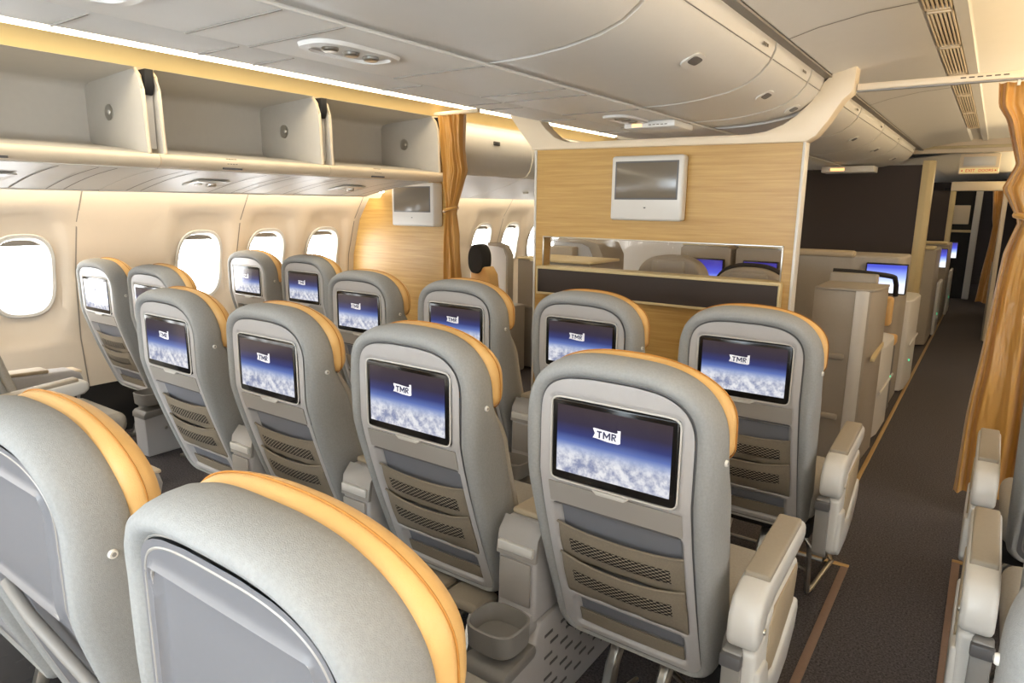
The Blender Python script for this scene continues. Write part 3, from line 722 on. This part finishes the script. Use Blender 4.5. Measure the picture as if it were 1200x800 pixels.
            n_ = MB(); n_.sheet(P, (0, .001, 0)); n_.build('netting', 'net', parent, ang=70)
            hm = MB(); hm.tube([(u*.163, yb(zt-sag*(1-u*u))+off-bulge*(1-u**4)*.7-.001, zt-sag*(1-u*u)) for u in [-1+2*j/20 for j in range(21)]], .0032, 6); hm.build('hem', 'pocket', parent)
        fp = MB(); P = [[(u*.142, yb(z)+.004-.004*(1-u*u), z) for u in (-1, -.5, 0, .5, 1)] for z in (.345, .36, .375, .388)]
        fp.sheet(P, (0, .004, 0)); fp.build('literature_flap', 'pocket', root)
    else:
        rl = MB(); lp = outline(.178, 1.045, .325, .174); lp = lp+lp[:1]
        rl.tube([(x, yb(z)-.003, z) for x, z in lp], .0024, 6); rl.build('panel_rim', 'tray', root)
        ol = MB(); op = [(u_*.152, .895+v_*.105) for u_, v_ in [supel(1, 1, 16, 2*PI*i/64+.01) for i in range(64)]]; op = op+op[:1]
        ol.tube([(x, yb(z)-.006, z) for x, z in op], .0022, 6); ol.build('panel_outline', 'tray', root)
        dk = MB(); P = [[(u*.155, yb(z)+.018, z) for u in (-1, 0, 1)] for z in (.37, .45, .55, .65, .755)]
        dk.grid(P); dk.build('lower_cover', 'plastic_dark', root)
        br = MB(); br.tube([(-.16, yb(.72)-.002, .735), (-.05, yb(.70)-.012, .71), (.08, yb(.60)-.012, .62), (.16, yb(.5)-.002, .52)], .011, 10); br.build('support_bar', 'plastic_mid', root)
        sl = MB()
        for q in range(7): sl.box(-.12, .0, yb(.42+q*.022)+.010, yb(.42+q*.022)+.016, .42+q*.022, .432+q*.022)
        sl.build('vent_slats', 'matte_black', root)
    # front cushion and headrest
    C = [(.196, 1.04, .42, .19, .085), (.205, 1.05, .41, .20, .095), (.200, 1.045, .415, .195, .108), (.17, 1.0, .45, .165, .116)]
    mb = MB(); mb.loft([shp(outline(a, b, c, h), d) for a, b, c, h, d in C], True, True); mb.build('back_cushion', 'cushion', root, ang=60)
    Hd = [(.205, 1.078, .925, .205, .070), (.226, 1.097, .906, .226, .080), (.234, 1.105, .898, .234, .092), (.236, 1.107, .896, .236, .104), (.234, 1.105, .898, .234, .116), (.226, 1.097, .906, .226, .130), (.20, 1.072, .93, .20, .140)]
    mb = MB(); mb.loft([[(x, yb(max(z, .82))+d+.05*sm(.12, .24, abs(x))*sm(.13, .07, d)*0, z) for x, z in outline(a, b, c, h, zsh=.98, n=2.3, rc=.035)] for a, b, c, h, d in Hd], True, True); hr = mb.build('headrest', 'leather', root, ang=60)
    st = MB(); lp = outline(.2375, 1.1085, .8945, .2375, zsh=.98, n=2.3, rc=.035); lp = lp+lp[:1]
    st.tube([(x, yb(max(z, .82))+.104, z) for x, z in lp], .0014, 5); st.build('stitching', 'stitch', hr)
    for sx in (-1, 1):
        kb = MB(); kb.disc((sx*.235, .045, .912), (sx, 0, 0), .0075, .006, 16); k_ = kb.build('side_button', 'button', root)
        kb = MB(); kb.disc((sx*.2405, .045, .912), (sx, 0, 0), .0035, .0016, 12); kb.build('button_centre', 'plastic_mid', k_)
    # seat cushion and pan
    MB().box(-.234, .234, .19, .66, .33, .435, .04, 4).build('seat_cushion', 'cushion', root)
    MB().box(-.225, .225, .20, .60, .265, .328, .012, 2).build('seat_pan', 'matte_black', root)
    # legs
    for sx in (-.085, .06):
        lg = MB(); path = [(sx, .34, .275), (sx, .27, .25), (sx, .22, .19), (sx, .19, .10), (sx, .16, .02)]
        P = []
        for (x, y, z) in path: P.append([(x-.017, y, z), (x-.010, y-.012, z), (x+.010, y-.012, z), (x+.017, y, z)])
        lg.sheet(P, (0, .02, .0)); lg.box(sx-.025, sx+.025, .13, .21, .001, .02, .004); lg.tube([(sx, .21, .08), (sx, .40, .03)], .009, 8); lg.build('leg', 'steel', root)
    bb = MB(); bb.tube([(-.2, .52, .26), (-.2, .56, .12), (-.2, .56, .035), (-.19, .56, .02), (.22, .56, .02), (.23, .56, .035), (.23, .56, .12), (.23, .52, .26)], .008, 8); bb.build('baggage_bar', 'steel', root)
    return root
def add_arm(root, sx):
    # aisle armrest; sx=+1 right, -1 left
    X = lambda a, b: (a, b) if sx > 0 else (-b, -a)
    a0, a1 = X(.262, .330)
    ar = MB().prism([(.045, .525), (.050, .575), (.075, .612), (.12, .628), (.44, .652), (.468, .640), (.470, .605), (.445, .588), (.20, .565), (.13, .545), (.10, .50), (.055, .498)], 'x', a0, a1, .014, 3).build('armrest', 'white', root)
    p0, p1 = X(.268, .324)
    rotm = Matrix.Rotation(.075, 3, 'X')
    MB().box(p0, p1, .135, .43, .630, .6525, .006, 3, rot=rotm).build('arm_pad', 'pad', ar)
    s0, s1 = X(.290, .328)
    MB().prism([(0.06, 0.4928), (0.11, 0.4986), (0.15, 0.545), (0.4, 0.575), (0.425, 0.54), (0.405, 0.4568), (0.42, 0.428), (0.405, 0.3776), (0.34, 0.32), (0.22, 0.284), (0.1, 0.2804), (0.065, 0.3056)], 'x', s0, s1, .012, 3).build('side_shell', 'white', ar)
    i0, i1 = X(.325, .3315)
    MB().prism([(0.155, 0.515), (0.19, 0.545), (0.385, 0.562), (0.395, 0.53), (0.375, 0.464), (0.33, 0.4424), (0.26, 0.4064), (0.2, 0.3812), (0.165, 0.392), (0.15, 0.4424)], 'x', i0, i1, .004, 2).build('side_inlay', 'beige', ar)
    g0, g1 = X(.298, .337)
    MB().prism([(0.066, 0.3128), (0.1, 0.284), (0.22, 0.2854), (0.34, 0.3214), (0.405, 0.3776), (0.425, 0.428), (0.41, 0.4604), (0.375, 0.446), (0.27, 0.3992), (0.205, 0.374), (0.16, 0.3848), (0.14, 0.4424), (0.066, 0.4496)], 'x', g0, g1, .010, 3).build('lower_guard', 'white', ar)
    b0, b1 = X(.258, .300)
    MB().prism([(0.048, 0.4914), (0.085, 0.4928), (0.095, 0.2984), (0.07, 0.2768), (0.05, 0.2984)], 'x', b0, b1, .006).build('rear_post', 'plastic_mid', ar)
    c0, c1 = X(.256, .302)
    MB().box(c0, c1, .036, .06, .455, .486, .005).build('post_clip', 'plastic_dark', ar)
    q0 = .334 if sx > 0 else -.334
    s_ = MB(); s_.disc((q0-.006*sx, .10, .53), (sx, 0, 0), .007, .006, 12); s_.build('screw', 'steel', ar)
def add_leg(root, sx):
    al = MB(); al.tube([(.18*sx, .28, .262), (.215*sx, .28, .20), (.222*sx, .28, .02), (.228*sx, .34, .012), (.25*sx, .60, .012)], .0095, 8); al.tube([(.222*sx, .285, .10), (.0, .42, .10)], .008, 8); al.tube([(.25*sx, .60, .012), (.228*sx, .42, .20), (.20*sx, .40, .262)], .007, 8); al.build('aisle_leg', 'steel', root)
def add_footrest(root):
    for a, b in ((-.10, .022), (.036, .175)):
        MB().box(a, b, .085, .19, .258, .292, .014, 3).build('footrest_pad', 'pad', root)
    MB().box(.02, .038, .10, .30, .262, .280, .004).build('footrest_arm', 'steel', root)

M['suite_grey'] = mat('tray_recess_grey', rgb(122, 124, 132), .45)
M['stitch'] = mat('ochre_stitching', rgb(176, 118, 44), .7)

proto_s = make_seat('screen')
proto_p = make_seat('plain')
used = set()
def seat(x, y, kind, label, arm=0, foot=False, rz=0, group='seatback screens rows'):
    p = proto_s if kind == 'screen' else proto_p
    if kind not in used: used.add(kind); r = p; first = True
    else: r = None
    todo.append((p, x, y, label, arm, foot, rz, kind)); return None
todo = []
CXs = [-.629, -1.252, -1.879, -2.501]
YA, YBr, YC, YE, YD = .362, 1.279, 2.227, 1.732, 2.691
rA, rB, rC = YA, YBr, YC
seat(CXs[0], rA, 'plain', 'largest foreground seat seen from behind, blank grey back and tan headrest, bottom centre-left', 1)
seat(CXs[1], rA, 'plain', 'foreground blank-backed grey seat at the left picture edge, beside the largest one')
seat(CXs[2], rA, 'plain', 'seat glimpsed low at the bottom left corner beyond the foreground seats')
seat(CXs[0], rB, 'screen', 'big grey seat with bright lit screen nearest the camera, beside the aisle armrest', 1)
seat(CXs[1], rB, 'screen', 'grey seat with lit screen directly left of the nearest screen, with beige footrest pads below', 0, True)
seat(CXs[2], rB, 'screen', 'third screen seat from the aisle in the nearest screen row')
seat(CXs[3], rB, 'screen', 'left end seat of the nearest centre screen row, beside the left aisle')
seat(CXs[0], rC, 'screen', 'grey screen seat by the aisle, last before the taupe suite shell', 1)
seat(CXs[1], rC, 'screen', 'grey screen seat before the oak bulkhead, under the left end of the dark ledge')
seat(CXs[2], rC, 'screen', 'grey screen seat before the gap left of the oak bulkhead')
seat(CXs[3], rC, 'screen', 'screen seat in front of the side oak panel, below the side monitor', -1)
seat(-3.522, YE, 'screen', 'window block aisle seat with washed-out screen, partly hidden behind a centre seat', 1)
seat(-4.125, YE, 'screen', 'leftmost upright seat against the window wall with glare-white screen')
seat(-3.522, YD, 'screen', 'front window block aisle seat with grey lit screen, in front of the right-hand window')
seat(-4.125, YD, 'screen', 'front window seat with glare on its screen between two bright windows')
seat(-3.522, .80, 'plain', 'seat at the far left edge of which only cushion and rounded armrest show', 1)
seat(.303, .86, 'plain', 'pale grey seat edge without headrest at the bottom right corner', 2)
seat(.372, 1.64, 'plain', 'right block seat by the aisle with the nearer right armrest', -1)
seat(.372, 2.44, 'plain', 'right block seat beside the foot of the gold curtain', -1)
# the prototypes themselves become the first seat of their kind; all others are copies
seen = {}
for (p, x, y, label, arm, foot, rz, kind) in todo:
    if kind in seen: r = copy_tree(p)
    else: seen[kind] = True; r = None
    seen.setdefault('list', []).append((r, p, x, y, label, arm, foot, rz))
armp = {}
for (r, p, x, y, label, arm, foot, rz) in seen['list']:
    r = r or p
    if arm == 2:
        arm = 0
        for c in list(r.children):
            if c.name.split('.')[0] == 'headrest':
                for q in list(c.children): bpy.data.objects.remove(q)
                bpy.data.objects.remove(c)
    r.location = (x, y, 0); r['label'] = label; r['category'] = 'seat'
    r['group'] = 'grey passenger seats'
    if arm:
        if arm not in armp:
            add_arm(r, arm); add_leg(r, arm); armp[arm] = [c for c in r.children if c.name.split('.')[0] == 'armrest'][0]
        else: copy_tree(armp[arm], r); add_leg(r, arm)
    if foot: add_footrest(r)

# ---- consoles between the seats
def console():
    t = thing('seat_console', 'console', 'seat console')
    MB().prism([(.07, .33), (.075, .50), (.085, .565), (.115, .598), (.62, .575), (.66, .56), (.67, .52), (.62, .33)], 'x', -.062, .062, .012, 3).build('body', 'plastic', t)
    MB().box(-.055, .055, .13, .52, .588, .606, .007, 3, rot=Matrix.Rotation(-.045, 3, 'X')).build('arm_pad', 'beige', t)
    MB().box(-.058, .058, .54, .668, .558, .572, .006, 3, rot=Matrix.Rotation(-.06, 3, 'X')).build('tray_lid', 'cream', t)
    MB().prism([(.068, .505), (.080, .568), (.112, .602), (.118, .594), (.090, .558), (.082, .505)], 'x', -.0635, .0635, .002).build('end_cap', 'tray', t)
    MB().box(-.056, .056, .064, .076, .520, .546, .002).build('label_strip', 'white', t)
    f = MB(); f.box(-.05, .05, .064, .072, .375, .50, .004); f.build('rear_panel', 'tray', t)
    # cup holder: open oval cup
    def ring(a, b, z, c=-.005): return [(supel(a, b, 3, 2*PI*i/32)[0], c+supel(a, b, 3, 2*PI*i/32)[1], z) for i in range(32)]
    cu = MB(); cu.loft([ring(.068, .062, .296), ring(.074, .068, .302), ring(.077, .071, .362), ring(.071, .065, .364), ring(.068, .062, .312)], True, True); ch = cu.build('cup_holder', 'plastic_mid', t)
    MB().box(-.022, .022, -.066, -.050, .312, .350, .006).build('cup_rest', 'tray', ch)
    MB().box(-.055, .055, .060, .10, .298, .358, .006).build('holder_mount', 'plastic', t)
    # base
    MB().prism([(-.072, 0), (-.074, .24), (-.06, .262), (.075, .27), (.10, .325), (.60, .33), (.62, .30), (.60, .0)], 'x', -.066, .066, .012, 2).build('base', 'plastic', t)
    MB().prism([(-.078, .222), (-.076, .25), (-.06, .266), (.07, .273), (.08, .25), (.07, .235)], 'x', -.069, .069, .006, 2).build('base_step', 'plastic_mid', t)
    for r_ in range(7):
        for c_ in range(5):
            MB().box(.0655, .0675, .12+c_*.085+(r_ % 2)*.03, .16+c_*.085+(r_ % 2)*.03, .06+r_*.034, .068+r_*.034).build('vent_slot', 'plastic_dark', t)
    s_ = MB(); s_.disc((.066, .04, .15), (1, 0, 0), .010, .003, 14); s_.build('screw', 'steel', t)
    MB().box(.060, .0645, .565, .625, .42, .53, .003).build('power_socket', 'matte_black', t)
    for zz in (.455, .495):
        s_ = MB(); s_.disc((.0645, .595, zz), (1, 0, 0), .006, .002, 10); s_.build('socket_pin', 'button', t)
    return t
con0 = console()
clist = [(-.935, rB, 'console with open cup holder and slotted base left of the nearest screen seat'),
 (-.935, rA, 'console whose tray lid shows behind the largest foreground headrest'),
 (-2.19, rA, 'console with black power socket behind the left foreground headrest'),
 (-1.565, rB, 'middle console between the two centre screens of the nearest screen row'),
 (-2.19, rB, 'narrow console between the two left centre screen seats'),
 (-.935, rC, 'console between the two right seats before the bulkhead'),
 (-1.565, rC, 'console in the gap between the middle seats before the bulkhead'),
 (-2.19, rC, 'console between the two left seats of the row before the bulkhead'),
 (-3.823, YE+.09, 'pedestal console with cup holder standing between the two window seats'),
 (-3.823, YD, 'console between the two front window seats'),
 (-3.823, .80, 'long console with black socket in front of the window wall at the left edge')]
for i, (x, y, lb) in enumerate(clist):
    c = con0 if i == 0 else copy_tree(con0)
    c.location = (x, y, 0); c['label'] = lb; c['group'] = 'consoles between seats'
    c['category'] = 'seat console'
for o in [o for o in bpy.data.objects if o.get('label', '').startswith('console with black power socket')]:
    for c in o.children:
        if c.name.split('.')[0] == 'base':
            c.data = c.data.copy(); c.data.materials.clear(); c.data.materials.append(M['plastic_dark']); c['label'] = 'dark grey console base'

# ================================================================== forward cabin
def screen_mat(z0, z1): return display_mat('suite_picture', z0, z1, False, 1.5)
# suite behind the bulkhead, right end
t = thing('business_suite', 'tall taupe suite shell with pale corner strip at the right end of the bulkhead', 'suite')
MB().prism([(-.785, 4.06), (-.56, 4.06), (-.50, 4.08), (-.475, 4.16), (-.46, 4.45), (-.785, 4.45)], 'z', 0, .985, .004).build('shell', 'suite', t)
MB().prism([(-.575, 4.052), (-.535, 4.058), (-.51, 4.075), (-.53, 4.085), (-.575, 4.07)], 'z', 0, .99, .003).build('corner_strip', 'suite_white', t)
MB().prism([(-.785, 4.054), (-.56, 4.054), (-.495, 4.078), (-.468, 4.16), (-.456, 4.45), (-.785, 4.45)], 'z', .985, 1.0, .005).build('top_cap', 'suite', t)
for z_ in (.60, .25):
    MB().box(-.785, -.60, 4.035, 4.065, z_, z_+.035, .012, 3).build('ledge', 'suite', t)
MB().prism([(4.10, .60), (4.45, .63), (4.45, .66), (4.10, .62)], 'x', -.475, -.452, .004).build('side_rail', 'suite_top', t)
hb = MB(); hb.tube([(-.78+.32*math.sin(q/12*PI/2), 4.52+.16*(1-math.cos(q/12*PI/2))-.0, 1.02+.035*math.cos(q/12*PI/2)-.0) for q in range(13)]+[(-.455, 4.75, .97), (-.455, 4.78, .90)], .015, 8); hb.build('headrest_wing', 'matte_black', t)
MB().prism([(-.785, 4.46), (-.53, 4.46), (-.52, 4.50), (-.785, 4.52)], 'z', .0, 1.05, .01).build('inner_shell', 'suite', t)
MB().box(-.52, -.452, 4.66, 4.74, .72, .90, .02, 3).build('headrest_pad', 'leather', t)
MB().box(-.76, -.61, 4.63, 4.70, .30, 1.0, .02).build('seat_back', 'navy', t)
def lounge_shell(name, label, pts, h, mats, led=None, cat='seat shell'):
    t = thing(name, label, cat)
    MB().prism(pts, 'z', 0.02, h, .012, 3).build('shell', mats, t)
    xs = [p[0] for p in pts]; ys = [p[1] for p in pts]
    lg = MB(); lg.box(max(xs)-.006, max(xs)+.006, min(ys)+.02, max(ys)-.02, h*.52, h*.52+.018, .004); lg.build('ledge', mats, t)
    if led:
        s_ = MB(); s_.disc(led, (1, 0, 0), .009, .006, 12); s_.build('floor_light', 'led', t)
    return t
lounge_shell('suite_side_shell', 'curved white lower shell by the aisle just past the taupe suite', [(-.60, 4.55), (-.52, 4.53), (-.47, 4.57), (-.455, 4.66), (-.45, 5.0), (-.465, 5.12), (-.52, 5.18), (-.60, 5.18)], .60, 'suite_white', (-.452, 5.02, .33))
t = thing('business_suite', 'taupe suite unit holding the bright blue and white screen beside the aisle', 'suite')
MB().prism([(-1.25, 5.42), (-.52, 5.42), (-.487, 5.48), (-.485, 5.9), (-1.25, 5.9)], 'z', 0, 1.10, .02, 3).build('shell', 'suite', t)
MB().box(-.72, -.455, 5.38, 5.425, .84, 1.055, .008).build('screen', 'black', t)
MB().box(-.71, -.462, 5.376, 5.381, .85, 1.045).build('display', screen_mat(.82, 1.14), t)
MB().box(-1.20, -.80, 5.40, 5.48, 1.08, 1.13, .02, 3).build('side_pocket', 'beige', t)
lounge_shell('suite_side_shell', 'second white lower shell by the aisle below the blue and white screen', [(-.62, 5.93), (-.52, 5.92), (-.455, 5.95), (-.437, 6.04), (-.43, 6.45), (-.455, 6.56), (-.52, 6.6), (-.62, 6.6)], .74, 'suite_white', (-.433, 6.10, .25))
MB_ = MB()
t = thing('suite_ottoman', 'small seat end with orange cushion edge between the white shells', 'seat')
MB().box(-.72, -.47, 5.22, 5.36, .02, .50, .02).build('base', 'plastic_dark', t); MB().box(-.70, -.462, 5.22, 5.36, .50, .57, .02, 3).build('cushion', 'leather', t)
# suites seen through the opening
for i, (xa, xb, lb) in enumerate(((-2.12, -1.70, 'taupe suite back with blue screen in the middle of the opening'), (-1.66, -1.28, 'taupe suite back with blue screen at the right of the opening'))):
    t = thing('suite_unit', lb, 'suite', (0, 0, 0), 0, 'suite backs seen through the opening')
    MB().prism([(xa, .02), (xb, .02), (xb, 1.10), (xb-.04, 1.125), (xa+.04, 1.125), (xa, 1.10)], 'y', 5.42, 5.62, .01).build('shell', 'suite', t)
    MB().box(xa+.02, xb-.02, 5.40, 5.66, 1.118, 1.138, .008).build('top_cap', 'suite_top', t)
    MB().box(xa+.07, xb-.04, 5.385, 5.425, .80, 1.02, .006).build('screen', 'black', t)
    MB().box(xa+.08, xb-.05, 5.381, 5.386, .81, 1.01).build('display', screen_mat(.70, 1.02), t)
def hump(name, label, xa, xb, y, zt, mats, wing=False):
    t = thing(name, label, 'seat', (0, 0, 0), 0, 'forward seats seen through the opening')
    pts = []
    for q in range(25):
        u, v = supel((xb-xa)/2, .22, 2.6, PI*q/24); pts.append(((xa+xb)/2+u, zt-.22+v))
    pts += [(xa, .02), (xb, .02)][0:0]
    pts = [(xb, .03)]+pts+[(xa, .03)]
    MB().prism(pts, 'y', y, y+.16, .03, 3).build('back_shell', mats, t)
    MB().box((xa+xb)/2-.12, (xa+xb)/2+.12, y-.03, y+.01, zt-.2, zt-.03, .02, 3).build('head_pad', 'cushion', t)
    if wing:
        w_ = MB(); w_.tube([((xa+xb)/2+supel((xb-xa)/2, .22, 2.6, PI*q/24)[0], y+.07, zt-.21+supel((xb-xa)/2, .22, 2.6, PI*q/24)[1]) for q in range(3, 22)], .016, 8); w_.build('headrest_wing', 'matte_black', t)
    return t
hump('forward_seat', 'grey rounded seat top in the middle of the opening', -2.05, -1.55, 4.40, 1.10, 'suite')
hump('forward_seat', 'grey rounded seat top with black rim at the right of the opening', -1.48, -1.0, 4.35, 1.055, 'suite', True)
t = thing('suite_divider', 'cream topped divider ledge at the left of the opening', 'divider')
MB().box(-2.72, -2.25, 4.1, 4.5, .02, 1.03, .02).build('body', 'suite', t); MB().box(-2.74, -2.23, 4.08, 4.52, 1.03, 1.05, .006).build('top_cap', 'suite_top', t)
# left suites
t = thing('window_suite', 'tall white curved suite shell beyond the left curtain', 'suite')
q_ = MB().prism([(-.42, .02), (0, .02), (0, 1.0), (-.04, 1.055), (-.10, 1.07), (-.42, 1.07)], 'y', 0, .012, .003).build('shell', 'frosted', t); q_.location = (-3.40, 4.70, 0); q_.rotation_euler = (0, 0, math.radians(-22))
MB().prism([(-3.40, .02), (-3.375, .02), (-3.375, 1.0), (-3.42, 1.085), (-3.50, 1.105), (-3.60, 1.105), (-3.60, 1.08), (-3.50, 1.08), (-3.43, 1.06), (-3.40, .99)], 'y', 4.70, 4.78, .004).build('edge_frame', 'suite', t)
t = thing('window_suite', 'white curved suite shell with grey edge seen at the left of the opening', 'suite')
MB().prism([(-3.42, .02), (-2.98, .02), (-2.98, .98), (-3.02, 1.06), (-3.10, 1.09), (-3.42, 1.09)], 'y', 5.5, 5.512, .003).build('shell', 'frosted', t)
MB().prism([(-2.98, .02), (-2.86, .02), (-2.87, .98), (-2.93, 1.09), (-3.05, 1.12), (-3.44, 1.12), (-3.44, 1.09), (-3.10, 1.085), (-3.02, 1.055), (-2.98, .98)], 'y', 5.47, 5.9, .004).build('edge_frame', 'suite', t)
t = thing('class_divider', 'pale divider wall behind the left suites, seen through the opening', 'divider')
MB().prism([(-4.30, .02), (-2.62, .02), (-2.62, 1.75), (-3.3, 1.75), (-3.9, 1.5), (-4.2, 1.4), (-4.30, 1.2), (-4.34, .6)], 'y', 7.3, 7.35, .006).build('panel', 'suite_white', t)
MB().box(-2.62, -2.58, 7.29, 7.36, .02, 1.76, .005).build('end_post', 'cream', t)
t = thing('window_suite', 'taupe cabinet with cream top between the white shell and the bulkhead', 'suite')
MB().box(-3.36, -3.10, 4.82, 5.3, .02, .97, .01).build('body', 'suite', t); MB().box(-3.37, -3.09, 4.81, 5.31, .97, .985, .004).build('top_cap', 'suite_top', t)
MB().box(-3.36, -3.10, 4.80, 4.83, .55, .575, .006).build('ledge', 'suite', t); MB().box(-3.36, -3.10, 5.31, 5.42, .02, 1.06, .01).build('rear_shell', 'suite', t)
t = thing('window_lounger', 'black headrest and orange cushion just right of the left curtain', 'seat')
hh = MB(); hh.loft([[(-3.47+supel(.09*k_, .11*k_, 2.6, 2*PI*i/28)[0], 4.36+d, .98+supel(.10*k_, .13*k_, 2.6, 2*PI*i/28)[1]) for i in range(28)] for k_, d in ((.8, 0), (1, .03), (1, .10), (.8, .13))]); hh.build('headrest', 'matte_black', t)
MB().prism([(-3.53, .60), (-3.30, .60), (-3.33, .86), (-3.38, .93), (-3.53, .88)], 'y', 4.37, 4.50, .015, 3).build('back_cushion', 'leather', t)
MB().box(-3.60, -3.20, 4.35, 4.72, .02, .60, .02).build('base', 'suite', t)

# dark partition with its post
t = thing('cabin_partition', 'large dark brown partition panel beyond the suites with pale end post', 'partition', (0, 7.92, 0))
MB().box(-2.40, -.655, 0, .04, 0, 1.86).build('panel', 'brown', t)
MB().prism([(-.658, -.02), (-.60, -.03), (-.555, .0), (-.55, .08), (-.57, .13), (-.658, .10)], 'z', 0, 1.90, .006).build('end_post', 'suite_top', t)
t = thing('ceiling_beam', 'cream cross beam where the grille ceiling ends above the dark partition', 'beam', (0, 8.3, 0))
MB().box(-.95, .9, 0, .06, 1.99, 2.13, .008).build('beam', 'cream', t)
MB().box(-.95, .9, -.02, .0, 2.03, 2.06, .004).build('ridge', 'suite_top', t)
t = thing('exit_sign', 'cream ceiling sign with red lettering over the far aisle', 'sign', (-.205, 8.45, 1.90))
MB().box(-.175, .165, -.04, .04, -.115, .085, .012).build('housing', 'cream', t)
MB().box(-.165, .155, -.044, -.039, -.105, -.055).build('lit_face', 'signface', t)
vs, fs = textmesh('EXIT', .040)
MB().add([(v.x-.075, -.0445-v.z*.5, v.y-.081) for v in vs], fs).build('lettering', 'signtext', t, flat=True)
vs, fs = textmesh('DOORS', .036)
MB().add([(v.x+.055, -.0445-v.z*.5, v.y-.081) for v in vs], fs).build('lettering', 'signtext', t, flat=True)
for sx in (-1, 1): MB().prism([(-.005+sx*.150, -.081), (-.005+sx*.135, -.070), (-.005+sx*.135, -.092)], 'y', -.0455, -.0435).build('arrow', 'signtext', t, flat=True)
MB().box(-.14, .13, -.043, -.039, -.035, .055, .004).build('upper_panel', 'white', t)
MB().box(-.02, .02, -.03, .03, .085, .10).build('hanger', 'cream', t)
# second class divider and far suites
for i, (ya, yb_, zt, lb) in enumerate(((8.2, 9.0, 1.02, 'taupe far suite with small bright screen behind the dark partition post'), (10.0, 10.9, 1.0, 'taupe far suite with the second small bright screen down the aisle'))):
    t = thing('far_suite', lb, 'suite', (0, 0, 0), 0, 'far suites by the aisle')
    x1 = -.46+.02*i
    MB().prism([(x1-.6, ya), (x1-.1, ya), (x1, ya+.08), (x1, yb_), (x1-.6, yb_)], 'z', .01, zt, .015).build('shell', 'suite', t)
    MB().box(x1-.62, x1-.02, ya-.01, ya+.3, zt, zt+.03, .01).build('top_cap', 'suite_top', t)
    MB().box(x1-.0, x1+.03, yb_, yb_+.5, .01, .62, .01).build('white_side', 'suite_white', t)
    MB().box(x1-.07, x1+.06, yb_+.02, yb_+.04, .78, 1.0, .005).build('screen', 'black', t)
    MB().box(x1-.065, x1+.055, yb_+.014, yb_+.021, .79, .99).build('display', screen_mat(.78, 1.0), t)
    s_ = MB(); s_.disc((x1+.03, yb_+.1, .25), (1, 0, 0), .012, .006, 12); s_.build('floor_light', 'led', t)
t = thing('far_partition', 'small dark brown partition far down the aisle with pale post', 'partition', (0, 12.0, 0))
MB().box(-1.6, -.60, 0, .04, 0, 1.70).build('panel', 'brown', t); MB().box(-.60, -.53, -.03, .08, 0, 1.74, .006).build('end_post', 'suite_top', t)
MB().box(-.60, .35, -.05, .10, 1.70, 1.83, .01).build('header', 'cream', t)
t = thing('galley_unit', 'dark galley front at the far end of the aisle with cream box on a shelf', 'galley', (0, 13.2, 0))
MB().box(-.75, -.28, 0, .5, 0, 1.78, .01).build('carcass', 'matte_black', t)
MB().box(-.60, -.36, -.03, .02, 1.20, 1.50, .01).build('cream_box', 'cream', t); MB().box(-.66, -.30, -.05, .02, 1.07, 1.11, .004).build('shelf', 'suite_top', t)
MB().box(-.31, -.22, -.06, .1, 0, 1.80, .01).build('white_post', 'suite_white', t)
t = thing('far_wall_panel', 'pale wall panel down the right side of the far aisle', 'panel', (0, 9.0, 0))
MB().box(.035, .075, 0, 2.2, 0, 1.72, .01).build('panel', 'cream', t); MB().box(.02, .04, .05, 2.1, .0, .75, .006).build('kick_panel', 'suite', t)
curtain('far_curtain', 'dull orange curtain hanging far down the aisle on the right', .0, 12.4, 1.74, .05, [(1.74, -.10, .10), (1.3, -.05, .10), (1.2, -.03, .10), (.05, -.12, .10)], 4, .03)
